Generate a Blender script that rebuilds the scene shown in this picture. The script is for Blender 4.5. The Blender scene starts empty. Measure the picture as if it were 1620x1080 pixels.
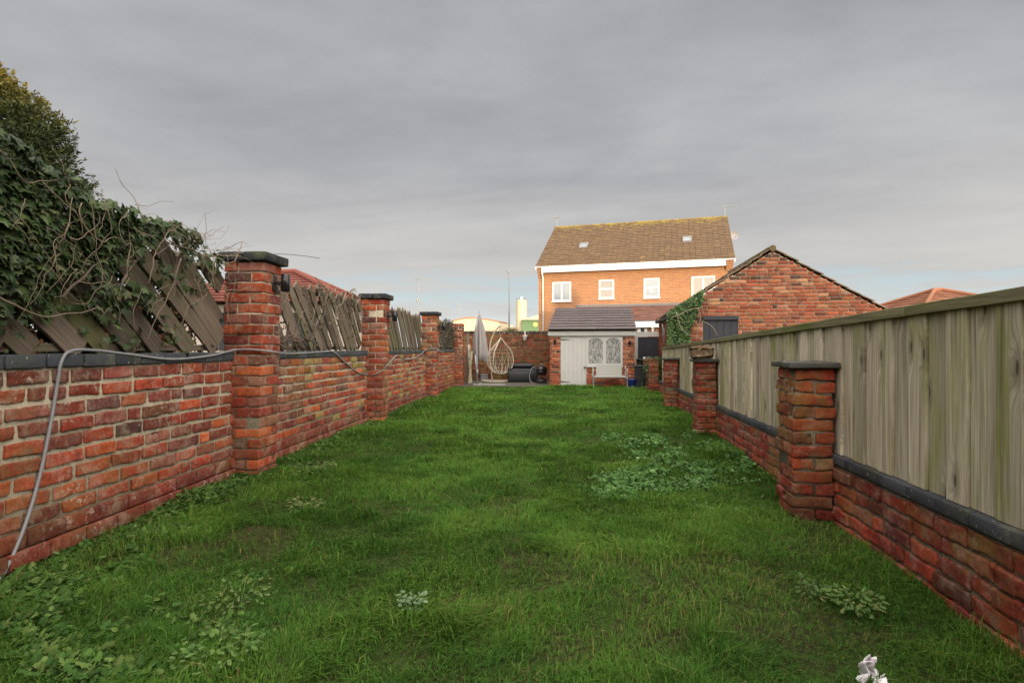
import bpy, math, random
import numpy as np
from mathutils import Matrix, Vector

R = math.radians
S = bpy.context.scene
COL = S.collection
rng = np.random.default_rng(7)
random.seed(7)

# ------------------------------------------------------------------ camera
EYE = 1.05
FPX, HX, HY = 900.0, 810.0, 551.0          # focal length and horizon point measured on the photograph
cam = bpy.data.cameras.new("camera")
cam.lens = 20.0
cam.sensor_width = 36.0
cam.clip_start = 0.05
cam.clip_end = 3000.0
cam.shift_y = (HY - 540.0) / 1620.0
camo = bpy.data.objects.new("camera", cam)
camo.location = (0, 0, EYE)
camo.rotation_euler = (R(90), 0, 0)
COL.objects.link(camo)
S.camera = camo

# ------------------------------------------------------------------ light
SUN_EL = 5.6          # degrees above the horizon
SUN_AZ = 15.0         # degrees to the right of straight behind the camera
sun_dir = Vector((math.sin(R(SUN_AZ)) * math.cos(R(SUN_EL)), -math.cos(R(SUN_AZ)) * math.cos(R(SUN_EL)), math.sin(R(SUN_EL))))
sl = bpy.data.lights.new("sun", 'SUN')
sl.energy = 3.2
sl.angle = R(0.5)
sl.color = (1.0, 0.74, 0.46)
so = bpy.data.objects.new("sun", sl)
so.rotation_euler = sun_dir.to_track_quat('Z', 'Y').to_euler()
so.location = (0, -20, 20)
COL.objects.link(so)

S.view_settings.view_transform = 'Standard'
S.view_settings.look = 'None'
S.view_settings.gamma = 1.0
S.view_settings.exposure = 0.25
S.view_settings.use_curve_mapping = False


class NT:
    """small node-tree writer"""
    def __init__(self, tree):
        self.t = tree
        tree.nodes.clear()

    def n(self, typ, inp=None, **props):
        nd = self.t.nodes.new(typ)
        for k, v in props.items():
            setattr(nd, k, v)
        for k, v in (inp or {}).items():
            self.set(nd.inputs[k], v)
        return nd

    def set(self, sock, v):
        if isinstance(v, bpy.types.NodeSocket):
            self.t.links.new(v, sock)
        elif isinstance(v, (tuple, list)) and sock.type == 'RGBA' and len(v) == 3:
            sock.default_value = (*v, 1)
        else:
            sock.default_value = v

    def math(self, op, a, b=0.0, c=0.0, clamp=False):
        nd = self.n('ShaderNodeMath', {0: a, 1: b, 2: c}, operation=op)
        nd.use_clamp = clamp
        return nd.outputs[0]

    def vmath(self, op, a, b=(0, 0, 0)):
        nd = self.n('ShaderNodeVectorMath', {0: a, 1: b}, operation=op)
        return nd.outputs[1] if op in ('DOT_PRODUCT', 'LENGTH') else nd.outputs[0]

    def noise(self, vec, scale, detail=4.0, rough=0.55, dist=0.0):
        nd = self.n('ShaderNodeTexNoise', {'Vector': vec, 'Scale': scale, 'Detail': detail, 'Roughness': rough, 'Distortion': dist})
        return nd.outputs[0]

    def ramp(self, fac, stops, interp='LINEAR'):
        nd = self.n('ShaderNodeValToRGB', {0: fac})
        cr = nd.color_ramp
        cr.interpolation = interp
        while len(cr.elements) < len(stops):
            cr.elements.new(0.5)
        for e, (p, c) in zip(cr.elements, stops):
            e.position = p
            e.color = (c, c, c, 1) if isinstance(c, (int, float)) else (*c, 1)
        return nd.outputs[0]

    def sstep(self, x, lo, hi):
        nd = self.n('ShaderNodeMapRange', {0: x, 1: lo, 2: hi, 3: 0.0, 4: 1.0}, interpolation_type='SMOOTHSTEP')
        return nd.outputs[0]

    def mix(self, f, a, b, mode='MIX'):
        nd = self.n('ShaderNodeMix', data_type='RGBA', blend_type=mode)
        self.set(nd.inputs[0], f)
        self.set(nd.inputs[6], a)
        self.set(nd.inputs[7], b)
        return nd.outputs[2]

    def mapping(self, vec, scale=(1, 1, 1), loc=(0, 0, 0), rot=(0, 0, 0)):
        return self.n('ShaderNodeMapping', {'Vector': vec, 'Scale': scale, 'Location': loc, 'Rotation': rot}).outputs[0]

    def bump(self, h, strength=0.4, dist=0.01):
        return self.n('ShaderNodeBump', {'Height': h, 'Strength': strength, 'Distance': dist}).outputs[0]

    def attr(self, name):
        return self.n('ShaderNodeAttribute', attribute_name=name).outputs[0]


# ------------------------------------------------------------------ sky: Nishita with a sheet of stratocumulus
W = bpy.data.worlds.new("World")
S.world = W
W.use_nodes = True
t = NT(W.node_tree)
sky = t.n('ShaderNodeTexSky', sky_type='NISHITA')
sky.sun_disc = False
sky.sun_elevation = R(SUN_EL)
sky.sun_rotation = math.atan2(sun_dir.x, sun_dir.y)
sky.air_density = 1.0
sky.dust_density = 1.5
sky.ozone_density = 2.0
gen = t.n('ShaderNodeTexCoord').outputs['Generated']
d = t.vmath('NORMALIZE', gen)
sep = t.n('ShaderNodeSeparateXYZ', {0: d})
dz = t.math('MAXIMUM', sep.outputs[2], 0.0)
den = t.math('ADD', dz, 0.07)
pl = t.n('ShaderNodeCombineXYZ', {0: t.math('DIVIDE', sep.outputs[0], den), 1: t.math('DIVIDE', sep.outputs[1], den), 2: 0.0}).outputs[0]
pl = t.mapping(pl, (1.0, 1.0, 1.0), (3.3, 1.7, 0), (0, 0, R(14)))
pls = t.mapping(pl, (0.42, 1.0, 1.0))
n1 = t.noise(pls, 0.55, 7, 0.56, 0.35)
n2 = t.noise(pl, 1.7, 8, 0.62, 0.3)
n3 = t.noise(pls, 0.22, 3, 0.5, 0.0)
# cover: closed overhead, breaking up towards the horizon
cov = t.math('ADD', t.math('MULTIPLY', n1, 0.70), t.math('MULTIPLY', n2, 0.30))
cov = t.math('ADD', cov, t.math('MULTIPLY', t.sstep(dz, 0.08, 0.25), 0.42))
mask = t.sstep(cov, 0.45, 0.60)
tone = t.math('ADD', t.math('MULTIPLY', n1, 0.55), t.math('ADD', t.math('MULTIPLY', n3, 0.4), t.math('MULTIPLY', n2, 0.15)))
ccol = t.mix(t.sstep(tone, 0.40, 0.70), (2.60, 2.68, 2.95), (4.75, 4.8, 4.85))
low = t.math('SUBTRACT', 1.0, t.sstep(dz, 0.02, 0.36))
ccol = t.mix(t.math('MULTIPLY', low, 0.62), ccol, (6.4, 6.15, 5.7))
# the open strip under the cloud sheet
clear = t.mix(0.18, (5.2, 6.15, 6.6), sky.outputs[0])
clear = t.mix(t.math('SUBTRACT', 1.0, t.sstep(dz, 0.0, 0.12)), clear, (7.0, 6.9, 6.5))
skyc = t.mix(mask, clear, ccol)
# unseen sky above and behind the camera, brightened as added fill for the garden
fill_dir = Vector((sun_dir.x, sun_dir.y * 0.75, 0.85)).normalized()
toward = t.vmath('DOT_PRODUCT', d, tuple(fill_dir))
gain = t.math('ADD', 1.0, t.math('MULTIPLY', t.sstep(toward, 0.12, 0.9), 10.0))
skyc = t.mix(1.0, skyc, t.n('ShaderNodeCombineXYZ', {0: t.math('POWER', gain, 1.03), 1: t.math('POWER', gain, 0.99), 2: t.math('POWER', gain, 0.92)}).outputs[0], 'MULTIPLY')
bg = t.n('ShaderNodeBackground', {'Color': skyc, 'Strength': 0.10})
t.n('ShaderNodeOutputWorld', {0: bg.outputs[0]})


# ------------------------------------------------------------------ geometry helpers
def vnoise(P, freq=1.0, seed=0):
    """value noise, P (n,3) -> (n,) in -1..1"""
    P = np.asarray(P, float) * freq
    I = np.floor(P).astype(np.int64)
    F = P - I
    F = F * F * (3 - 2 * F)
    out = np.zeros(len(P))
    for dx in (0, 1):
        for dy in (0, 1):
            for dzz in (0, 1):
                h = ((I[:, 0] + dx) * 73856093) ^ ((I[:, 1] + dy) * 19349663) ^ ((I[:, 2] + dzz) * 83492791) ^ (seed * 2654435)
                h = (h ^ (h >> 13)) * 1274126177 & 0x7fffffff
                h = (h ^ (h >> 16)) & 0xffff
                w = (F[:, 0] if dx else 1 - F[:, 0]) * (F[:, 1] if dy else 1 - F[:, 1]) * (F[:, 2] if dzz else 1 - F[:, 2])
                out += w * (h / 65535.0)
    return out * 2 - 1


class MB:
    """collects geometry of ONE mesh object"""
    def __init__(self):
        self.v, self.l, self.t, self.m, self.c = [], [], [], [], []
        self.n = 0

    def add(self, V, F, mat=0, col=(1, 1, 1)):
        V = np.asarray(V, float).reshape(-1, 3)
        if isinstance(F, np.ndarray):
            L = F.reshape(-1)
            T = np.full(len(F), F.shape[1])
        else:
            L = np.array([i for f in F for i in f], dtype=np.int64)
            T = np.array([len(f) for f in F], dtype=np.int64)
        self.v.append(V)
        self.l.append(L + self.n)
        self.t.append(T)
        self.m.append(np.full(len(T), mat))
        c = np.asarray(col, float)
        if c.ndim == 1:
            c = np.tile(c, (len(V), 1))
        self.c.append(c)
        self.n += len(V)
        return self

    def build(self, name, mats, parent=None, smooth=False, loc=None, local=False):
        V = np.concatenate(self.v)
        L = np.concatenate(self.l)
        T = np.concatenate(self.t)
        M = np.concatenate(self.m)
        C = np.concatenate(self.c)
        o_inv = None
        if not local:
            if parent is not None:
                top = parent
                Mx = Matrix.Identity(4)
                while top is not None:
                    Mx = top.matrix_basis @ Mx
                    top = top.parent
                o_inv = np.array(Mx.inverted())
                V = V @ o_inv[:3, :3].T + o_inv[:3, 3]
            elif loc is not None:
                V = V - np.asarray(loc, float)
        me = bpy.data.meshes.new(name)
        me.vertices.add(len(V))
        me.vertices.foreach_set('co', V.astype(np.float32).ravel())
        me.loops.add(len(L))
        me.loops.foreach_set('vertex_index', L.astype(np.int32))
        me.polygons.add(len(T))
        st = np.concatenate([[0], np.cumsum(T)[:-1]])
        me.polygons.foreach_set('loop_start', st.astype(np.int32))
        me.polygons.foreach_set('loop_total', T.astype(np.int32))
        me.polygons.foreach_set('material_index', M.astype(np.int32))
        me.polygons.foreach_set('use_smooth', np.full(len(T), bool(smooth)))
        a = me.color_attributes.new('col', 'FLOAT_COLOR', 'POINT')
        a.data.foreach_set('color', np.concatenate([C, np.ones((len(C), 1))], 1).astype(np.float32).ravel())
        for mm in (mats if isinstance(mats, (list, tuple)) else [mats]):
            me.materials.append(mm)
        me.update()
        me.validate()
        ob = bpy.data.objects.new(name, me)
        if parent is not None:
            ob.parent = parent
        elif loc is not None:
            ob.location = loc
        COL.objects.link(ob)
        return ob


def tag(o, label=None, cat=None, group=None, kind=None):
    if label:
        o['label'] = label
    if cat:
        o['category'] = cat
    if group:
        o['group'] = group
    if kind:
        o['kind'] = kind
    return o


def thing(name, label, cat, loc=(0, 0, 0), rz=0.0, group=None):
    o = bpy.data.objects.new(name, None)
    o.empty_display_size = 0.2
    o.location = loc
    o.rotation_euler = (0, 0, rz)
    COL.objects.link(o)
    o.matrix_basis = Matrix.Translation(Vector(loc)) @ Matrix.Rotation(rz, 4, 'Z')
    return tag(o, label, cat, group)


_tmpl = {}


def box_template(nx, nz, ny=1):
    """welded surface lattice of a box; coordinates coded as a*h + b*r. y=+1 is the front, the back is left open when ny==1"""
    key = (nx, nz, ny)
    if key in _tmpl:
        return _tmpl[key]

    def lines(n):
        mid = [(-1 + 2 * (i + 1) / (n + 1), 0) for i in range(n)]
        return [(-1, 0), (-1, 1)] + mid + [(1, -1), (1, 0)]
    lx, ly, lz = lines(nx), lines(ny) if ny > 1 else [(-1, 0), (1, -1), (1, 0)], lines(nz)
    idx = {}
    A, B = [], []

    def vid(i, j, k):
        if (i, j, k) not in idx:
            idx[(i, j, k)] = len(A)
            A.append((lx[i][0], ly[j][0], lz[k][0]))
            B.append((lx[i][1], ly[j][1], lz[k][1]))
        return idx[(i, j, k)]
    F = []
    X, Y, Z = len(lx) - 1, len(ly) - 1, len(lz) - 1
    for i in range(X):
        for k in range(Z):
            F.append((vid(i, Y, k), vid(i, Y, k + 1), vid(i + 1, Y, k + 1), vid(i + 1, Y, k)))
            if ny > 1:
                F.append((vid(i, 0, k), vid(i + 1, 0, k), vid(i + 1, 0, k + 1), vid(i, 0, k + 1)))
    for j in range(Y):
        for k in range(Z):
            F.append((vid(0, j, k), vid(0, j, k + 1), vid(0, j + 1, k + 1), vid(0, j + 1, k)))
            F.append((vid(X, j, k), vid(X, j + 1, k), vid(X, j + 1, k + 1), vid(X, j, k + 1)))
        for i in range(X):
            F.append((vid(i, j, 0), vid(i, j + 1, 0), vid(i + 1, j + 1, 0), vid(i + 1, j, 0)))
            F.append((vid(i, j, Z), vid(i + 1, j, Z), vid(i + 1, j + 1, Z), vid(i, j + 1, Z)))
    _tmpl[key] = (np.array(A, float), np.array(B, float), np.array(F))
    return _tmpl[key]


def add_blocks(mb, C, H, COLS, frame=None, r=0.006, amp=0.003, warp=0.003, det=(4, 2, 1), mat=0, seed=3, freq=28, tilt=0.0):
    """many rounded, slightly eroded blocks. C centres, H half sizes (n,3) in frame axes (origin,U,N,W): x along U, y along N (front), z along W"""
    C = np.asarray(C, float).reshape(-1, 3)
    H = np.asarray(H, float).reshape(-1, 3)
    COLS = np.asarray(COLS, float).reshape(-1, 3)
    A, B, F = box_template(det[0], det[1], det[2])
    n, k = len(C), len(A)
    rr = np.minimum(r, H.min(1) * 0.9)[:, None, None]
    P = A[None] * H[:, None, :] + B[None] * rr
    inner = np.maximum(H[:, None, :] - rr, 0)
    q = np.clip(P, -inner, inner)
    dd = P - q
    ln = np.linalg.norm(dd, axis=2, keepdims=True)
    nrm = np.where(ln > 1e-9, dd / np.maximum(ln, 1e-9), 0)
    P = q + nrm * np.minimum(rr, ln)
    if tilt:
        ang = rng.normal(0, tilt, n)[:, None]
        x, z = P[..., 0].copy(), P[..., 2].copy()
        P[..., 0] = x * np.cos(ang) - z * np.sin(ang)
        P[..., 2] = x * np.sin(ang) + z * np.cos(ang)
    Wp = (P + C[:, None, :]).reshape(-1, 3)
    nn = nrm.reshape(-1, 3)
    if amp:
        Wp = Wp + nn * (amp * (vnoise(Wp, freq, seed) + 0.5 * vnoise(Wp, freq * 2.3, seed + 1)))[:, None]
    if warp:
        off = np.stack([vnoise(Wp, freq * 0.5, seed + 5), np.zeros(len(Wp)), vnoise(Wp, freq * 0.5, seed + 9)], 1)
        Wp = Wp + off * warp
    if frame is not None:
        o, U, N, Wd = [np.asarray(a, float) for a in frame]
        Wp = o + Wp[:, :1] * U + Wp[:, 1:2] * N + Wp[:, 2:3] * Wd
    FF = (F[None] + (np.arange(n) * k)[:, None, None]).reshape(-1, 4)
    mb.add(Wp, FF, mat, np.repeat(COLS, k, axis=0))
    return mb


def rbox(mb, c, h, frame=None, r=0.004, mat=0, col=(1, 1, 1), amp=0.0, warp=0.0, det=(1, 1, 2)):
    return add_blocks(mb, [c], [h], [col], frame, r, amp, warp, det, mat)


def box(mb, lo, hi, mat=0, col=(1, 1, 1), frame=None):
    x0, y0, z0 = lo
    x1, y1, z1 = hi
    V = np.array([(x0, y0, z0), (x1, y0, z0), (x1, y1, z0), (x0, y1, z0), (x0, y0, z1), (x1, y0, z1), (x1, y1, z1), (x0, y1, z1)], float)
    if frame is not None:
        o, U, N, Wd = [np.asarray(a, float) for a in frame]
        V = o + V[:, :1] * U + V[:, 1:2] * N + V[:, 2:3] * Wd
    return mb.add(V, [(0, 3, 2, 1), (4, 5, 6, 7), (0, 1, 5, 4), (1, 2, 6, 5), (2, 3, 7, 6), (3, 0, 4, 7)], mat, col)


def tube(mb, pts, r, sides=8, mat=0, col=(1, 1, 1), closed=False, cap=True):
    P = np.asarray(pts, float)
    n = len(P)
    rad = np.full(n, r) if np.isscalar(r) else np.asarray(r, float)
    T = np.zeros_like(P)
    if closed:
        T = np.roll(P, -1, 0) - np.roll(P, 1, 0)
    else:
        T[1:-1] = P[2:] - P[:-2]
        T[0] = P[1] - P[0]
        T[-1] = P[-1] - P[-2]
    T /= np.maximum(np.linalg.norm(T, axis=1, keepdims=True), 1e-9)
    ref = np.array([0, 0, 1.0]) if abs(T[0][2]) < 0.9 else np.array([1.0, 0, 0])
    u = np.cross(T[0], ref)
    u /= np.linalg.norm(u)
    V = []
    a = np.arange(sides) * 2 * math.pi / sides
    for i in range(n):
        u = u - T[i] * np.dot(u, T[i])
        u /= max(np.linalg.norm(u), 1e-9)
        w = np.cross(T[i], u)
        V.append(P[i] + rad[i] * (np.cos(a)[:, None] * u + np.sin(a)[:, None] * w))
    V = np.concatenate(V)
    F = []
    for i in range(n if closed else n - 1):
        i2 = (i + 1) % n
        for j in range(sides):
            j2 = (j + 1) % sides
            F.append((i * sides + j, i * sides + j2, i2 * sides + j2, i2 * sides + j))
    if cap and not closed:
        F.append(tuple(reversed(range(sides))))
        F.append(tuple(range((n - 1) * sides, n * sides)))
    return mb.add(V, F, mat, col)


def spline(pts, n=8):
    """Catmull-Rom through points"""
    P = [np.asarray(p, float) for p in pts]
    P = [2 * P[0] - P[1]] + P + [2 * P[-1] - P[-2]]
    out = []
    for i in range(1, len(P) - 2):
        for s in range(n):
            u = s / n
            a, b, c, d_ = P[i - 1], P[i], P[i + 1], P[i + 2]
            out.append(0.5 * ((2 * b) + (c - a) * u + (2 * a - 5 * b + 4 * c - d_) * u * u + (3 * b - a - 3 * c + d_) * u ** 3))
    out.append(P[-2])
    return np.array(out)


def lathe(mb, prof, c=(0, 0, 0), sides=24, mat=0, col=(1, 1, 1)):
    a = np.arange(sides) * 2 * math.pi / sides
    V = np.concatenate([np.stack([c[0] + r_ * np.cos(a), c[1] + r_ * np.sin(a), np.full(sides, c[2] + z_)], 1) for r_, z_ in prof])
    F = []
    for i in range(len(prof) - 1):
        for j in range(sides):
            j2 = (j + 1) % sides
            F.append((i * sides + j, i * sides + j2, (i + 1) * sides + j2, (i + 1) * sides + j))
    F.append(tuple(reversed(range(sides))))
    F.append(tuple(range((len(prof) - 1) * sides, len(prof) * sides)))
    return mb.add(V, F, mat, col)


def leaves(mb, C, N, T, size, cols, shape, mat=0):
    """C centres, N normals, T tip directions; shape = (verts (k,3), faces)"""
    C, N, T = np.asarray(C, float), np.asarray(N, float), np.asarray(T, float)
    N = N / np.linalg.norm(N, axis=1, keepdims=True)
    T = T - N * (T * N).sum(1, keepdims=True)
    T = T / np.maximum(np.linalg.norm(T, axis=1, keepdims=True), 1e-6)
    U = np.cross(T, N)
    sv, sf = np.asarray(shape[0], float), np.asarray(shape[1])
    k, n = len(sv), len(C)
    sz = np.asarray(size, float).reshape(-1, 1, 1) * np.ones((n, 1, 1))
    V = C[:, None] + sz * (sv[None, :, :1] * U[:, None] + sv[None, :, 1:2] * T[:, None] + sv[None, :, 2:3] * N[:, None])
    F = (sf[None] + (np.arange(n) * k)[:, None, None]).reshape(-1, sf.shape[1])
    mb.add(V.reshape(-1, 3), F, mat, np.repeat(np.asarray(cols, float), k, axis=0))


def fan(outline):
    """leaf from half-outline: mirrored outline, folded along the midrib"""
    pts = [(0, 0)] + outline + [(0, 1.0)] + [(-x, y) for x, y in reversed(outline)]
    V = [(x, y, -0.22 * abs(x) - 0.12 * y * y) for x, y in pts] + [(0, 0.45, 0.02)]
    k = len(pts)
    F = [(i, (i + 1) % k, k) for i in range(k)]
    return V, F


IVY = fan([(0.30, -0.14), (0.52, 0.06), (0.30, 0.22), (0.56, 0.50), (0.20, 0.58)])
ROUND = fan([(0.26, 0.10), (0.38, 0.40), (0.34, 0.75)])
LONG = fan([(0.12, 0.15), (0.2, 0.5), (0.13, 0.8)])


# ------------------------------------------------------------------ photograph measurements -> places
def P(px, py, Y):
    return np.array([(px - HX) / FPX * Y, Y, EYE + (HY - py) / FPX * Y])


def gp(px, py, z=0.0):
    Y = (EYE - z) * FPX / (py - HY)
    return np.array([(px - HX) / FPX * Y, Y, z])


class Frame:
    """vertical plane through (x,y) turned by rz; u runs along it, v goes behind it"""
    def __init__(self, x, y, rz):
        self.x, self.y, self.rz = x, y, rz
        self.U = np.array([math.cos(rz), math.sin(rz), 0])
        self.V = np.array([-math.sin(rz), math.cos(rz), 0])

    def uz(self, px, py, v=0.0):
        s = (px - HX) / FPX
        x0, y0 = self.x + self.V[0] * v, self.y + self.V[1] * v
        u = (s * y0 - x0) / (self.U[0] - s * self.U[1])
        Y = y0 + self.U[1] * u
        return u, EYE + (HY - py) * Y / FPX


# ------------------------------------------------------------------ materials
def mat(name):
    m = bpy.data.materials.new(name)
    m.use_nodes = True
    return m, NT(m.node_tree)


def finish(t, color, rough=0.8, bump=None, spec=0.3, metal=0.0, **kw):
    b = t.n('ShaderNodeBsdfPrincipled')
    t.set(b.inputs['Base Color'], color)
    t.set(b.inputs['Roughness'], rough)
    b.inputs['Specular IOR Level'].default_value = spec
    b.inputs['Metallic'].default_value = metal
    if bump is not None:
        t.set(b.inputs['Normal'], bump)
    for k, v in kw.items():
        t.set(b.inputs[k], v)
    t.n('ShaderNodeOutputMaterial', {0: b.outputs[0]})
    return b


def m_brick(name, lime=0.5, algae=0.3, soot=0.3, alg_col=(0.17, 0.17, 0.05)):
    m, t = mat(name)
    co = t.n('ShaderNodeTexCoord').outputs['Object']
    base = t.attr('col')
    fine = t.noise(co, 70, 7, 0.72)
    med = t.noise(co, 16, 6, 0.65)
    wide = t.noise(t.mapping(co, loc=(3, 2, 8)), 5, 5, 0.6)
    # the fired face is mottled darker and browner
    c = t.mix(t.math('MULTIPLY', t.sstep(fine, 0.36, 0.66), 0.75), base, t.mix(1.0, base, (0.48, 0.44, 0.46), 'MULTIPLY'))
    c = t.mix(t.math('MULTIPLY', t.sstep(wide, 0.44, 0.66), 0.5), c, t.mix(1.0, c, (0.62, 0.72, 0.80), 'MULTIPLY'))
    c = t.mix(t.math('MULTIPLY', t.sstep(med, 0.54, 0.70), soot), c, (0.06, 0.042, 0.036))
    # salts and old lime smeared over faces
    big = t.noise(co, 2.3, 4, 0.6)
    lm = t.math('MULTIPLY', t.sstep(t.noise(t.mapping(co, loc=(7, 3, 1)), 26, 8, 0.78), 0.52, 0.64), t.sstep(big, 0.44, 0.66))
    c = t.mix(t.math('MULTIPLY', lm, lime), c, (0.42, 0.36, 0.30))
    film = t.math('MULTIPLY', t.sstep(t.noise(t.mapping(co, loc=(2, 6, 3)), 8, 6, 0.7), 0.46, 0.66), 0.42)
    c = t.mix(t.math('MULTIPLY', film, lime), c, (0.34, 0.27, 0.20))
    al = t.math('MULTIPLY', t.sstep(t.noise(t.mapping(co, loc=(1, 9, 4)), 1.5, 5, 0.65), 0.48, 0.68), t.sstep(med, 0.25, 0.6))
    c = t.mix(t.math('MULTIPLY', al, algae), c, alg_col)
    pit = t.sstep(fine, 0.60, 0.72)
    h = t.math('SUBTRACT', t.math('ADD', t.math('MULTIPLY', fine, 0.8), med), t.math('MULTIPLY', pit, 0.5))
    finish(t, c, 0.92, t.bump(h, 0.75, 0.009), 0.15)
    return m


def m_mortar(name, color=(0.27, 0.24, 0.18), dark=0.4):
    m, t = mat(name)
    co = t.n('ShaderNodeTexCoord').outputs['Object']
    a = t.noise(co, 45, 6, 0.7)
    b = t.noise(co, 3, 4, 0.6)
    c = t.mix(t.sstep(a, 0.3, 0.7), tuple(x * 0.62 for x in color), color)
    c = t.mix(t.math('MULTIPLY', t.sstep(b, 0.45, 0.7), dark), c, (0.13, 0.13, 0.06))
    finish(t, c, 0.95, t.bump(a, 0.8, 0.01), 0.15)
    return m


def m_plain(name, color, rough=0.6, var=0.15, scale=8.0, bump=0.1, metal=0.0, spec=0.4, use_col=False, grime=0.0, grime_col=(0.08, 0.07, 0.05)):
    m, t = mat(name)
    co = t.n('ShaderNodeTexCoord').outputs['Object']
    n_ = t.noise(co, scale, 5, 0.6)
    base = t.mix(1.0, t.attr('col'), color, 'MULTIPLY') if use_col else color
    c = t.mix(t.math('MULTIPLY', n_, var * 2), base, t.mix(1.0, base, (0.5, 0.5, 0.5), 'MULTIPLY'))
    if grime:
        g = t.math('MULTIPLY', t.sstep(t.noise(t.mapping(co, (1, 1, 0.35)), 5, 6, 0.65), 0.48, 0.7), grime)
        c = t.mix(g, c, grime_col)
    finish(t, c, rough, t.bump(t.noise(co, scale * 6, 4, 0.6), bump, 0.004) if bump else None, spec, metal)
    return m


def m_wood(name, light, dark, green=0.4, green_col=(0.13, 0.15, 0.04), knots=True, grain=1.0, axis='Z'):
    """weathered boards; the attribute col.r/g/b carries each board's own tone"""
    m, t = mat(name)
    co = t.n('ShaderNodeTexCoord').outputs['Object']
    tone = t.attr('col')
    tr = t.n('ShaderNodeSeparateXYZ', {0: tone}).outputs
    uvw = t.attr('uvw')
    shift = t.n('ShaderNodeCombineXYZ', {0: t.math('MULTIPLY', tr[1], 17.0), 1: 0.0, 2: t.math('MULTIPLY', tr[1], 41.0)}).outputs[0]
    loc = t.vmath('ADD', uvw, shift)
    kd = None
    if knots:
        ls = t.n('ShaderNodeSeparateXYZ', {0: loc}).outputs
        v2 = t.n('ShaderNodeCombineXYZ', {0: t.math('MULTIPLY', ls[0], 6.2), 1: t.math('MULTIPLY', ls[2], 1.9), 2: 0.0}).outputs[0]
        vor = t.n('ShaderNodeTexVoronoi', voronoi_dimensions='2D')
        t.set(vor.inputs['Vector'], v2)
        vor.inputs['Scale'].default_value = 1.0
        vor.inputs['Randomness'].default_value = 1.0
        kd = vor.outputs['Distance']
        pull = t.math('MULTIPLY', t.math('SUBTRACT', 1.0, t.sstep(kd, 0.0, 0.34)), 0.045)
        loc2 = t.vmath('ADD', loc, t.n('ShaderNodeCombineXYZ', {0: pull, 1: 0.0, 2: 0.0}).outputs[0])
    else:
        loc2 = loc
    g1 = t.noise(t.mapping(loc2, (75, 10, 1.6)), 1.0, 5, 0.6, 0.4)
    g2 = t.noise(t.mapping(loc2, (200, 20, 3.0)), 1.0, 3, 0.6)
    g = t.math('ADD', t.math('MULTIPLY', g1, 0.7), t.math('MULTIPLY', g2, 0.3))
    c = t.mix(t.math('MULTIPLY', t.sstep(g, 0.32, 0.66), grain), light, dark)
    c = t.mix(1.0, c, t.n('ShaderNodeCombineXYZ', {0: tr[0], 1: tr[0], 2: tr[0]}).outputs[0], 'MULTIPLY')
    gn = t.noise(t.mapping(loc, (5, 5, 1.1)), 1.0, 5, 0.65)
    c = t.mix(t.math('MULTIPLY', t.math('MULTIPLY', t.sstep(gn, 0.42, 0.66), tr[2]), green), c, green_col)
    st = t.noise(t.mapping(loc, (22, 5, 0.8), (4, 0, 2)), 1.0, 5, 0.6)
    c = t.mix(t.math('MULTIPLY', t.sstep(st, 0.52, 0.70), 0.68), c, (0.085, 0.066, 0.05))
    h = g
    if knots:
        k_in = t.math('SUBTRACT', 1.0, t.sstep(kd, 0.035, 0.085))
        ring = t.math('MULTIPLY', t.math('SUBTRACT', 1.0, t.sstep(kd, 0.085, 0.2)), 0.35)
        c = t.mix(t.math('MAXIMUM', t.math('MULTIPLY', k_in, 0.85), ring), c, (0.045, 0.032, 0.025))
    finish(t, c, 0.85, t.bump(h, 0.5, 0.004), 0.2)
    return m


def m_leaf(name, rough=0.45, trans=0.15, vein=0.25, spec=0.35):
    m, t = mat(name)
    co = t.n('ShaderNodeTexCoord').outputs['Object']
    base = t.attr('col')
    n_ = t.noise(co, 40, 3, 0.6)
    c = t.mix(t.math('MULTIPLY', n_, vein * 2), base, t.mix(1.0, base, (0.5, 0.55, 0.5), 'MULTIPLY'))
    b = t.n('ShaderNodeBsdfPrincipled', {'Base Color': c, 'Roughness': rough})
    b.inputs['Specular IOR Level'].default_value = spec
    tr = t.n('ShaderNodeBsdfTranslucent', {'Color': c})
    mx = t.n('ShaderNodeMixShader', {0: trans, 1: b.outputs[0], 2: tr.outputs[0]})
    t.n('ShaderNodeOutputMaterial', {0: mx.outputs[0]})
    return m


def m_tile(name, lichen=0.0, lichen_z=(0, 1), col2=(0.30, 0.24, 0.05)):
    m, t = mat(name)
    co = t.n('ShaderNodeTexCoord').outputs['Object']
    base = t.attr('col')
    n_ = t.noise(co, 25, 5, 0.65)
    c = t.mix(t.math('MULTIPLY', n_, 0.7), base, t.mix(1.0, base, (0.45, 0.45, 0.45), 'MULTIPLY'))
    if lichen:
        z = t.n('ShaderNodeSeparateXYZ', {0: co}).outputs[2]
        hi = t.sstep(z, lichen_z[0], lichen_z[1])
        ln = t.math('ADD', t.noise(t.mapping(co, (1.0, 1, 1.3)), 2.2, 6, 0.7), t.math('MULTIPLY', hi, 0.26))
        c = t.mix(t.math('MULTIPLY', t.sstep(ln, 0.60, 0.74), lichen), c, col2)
        sp = t.sstep(t.noise(co, 11, 3, 0.6), 0.64, 0.72)
        c = t.mix(t.math('MULTIPLY', sp, 0.6), c, (0.36, 0.30, 0.16))
    finish(t, c, 0.85, t.bump(n_, 0.4, 0.006), 0.25)
    return m


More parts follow.
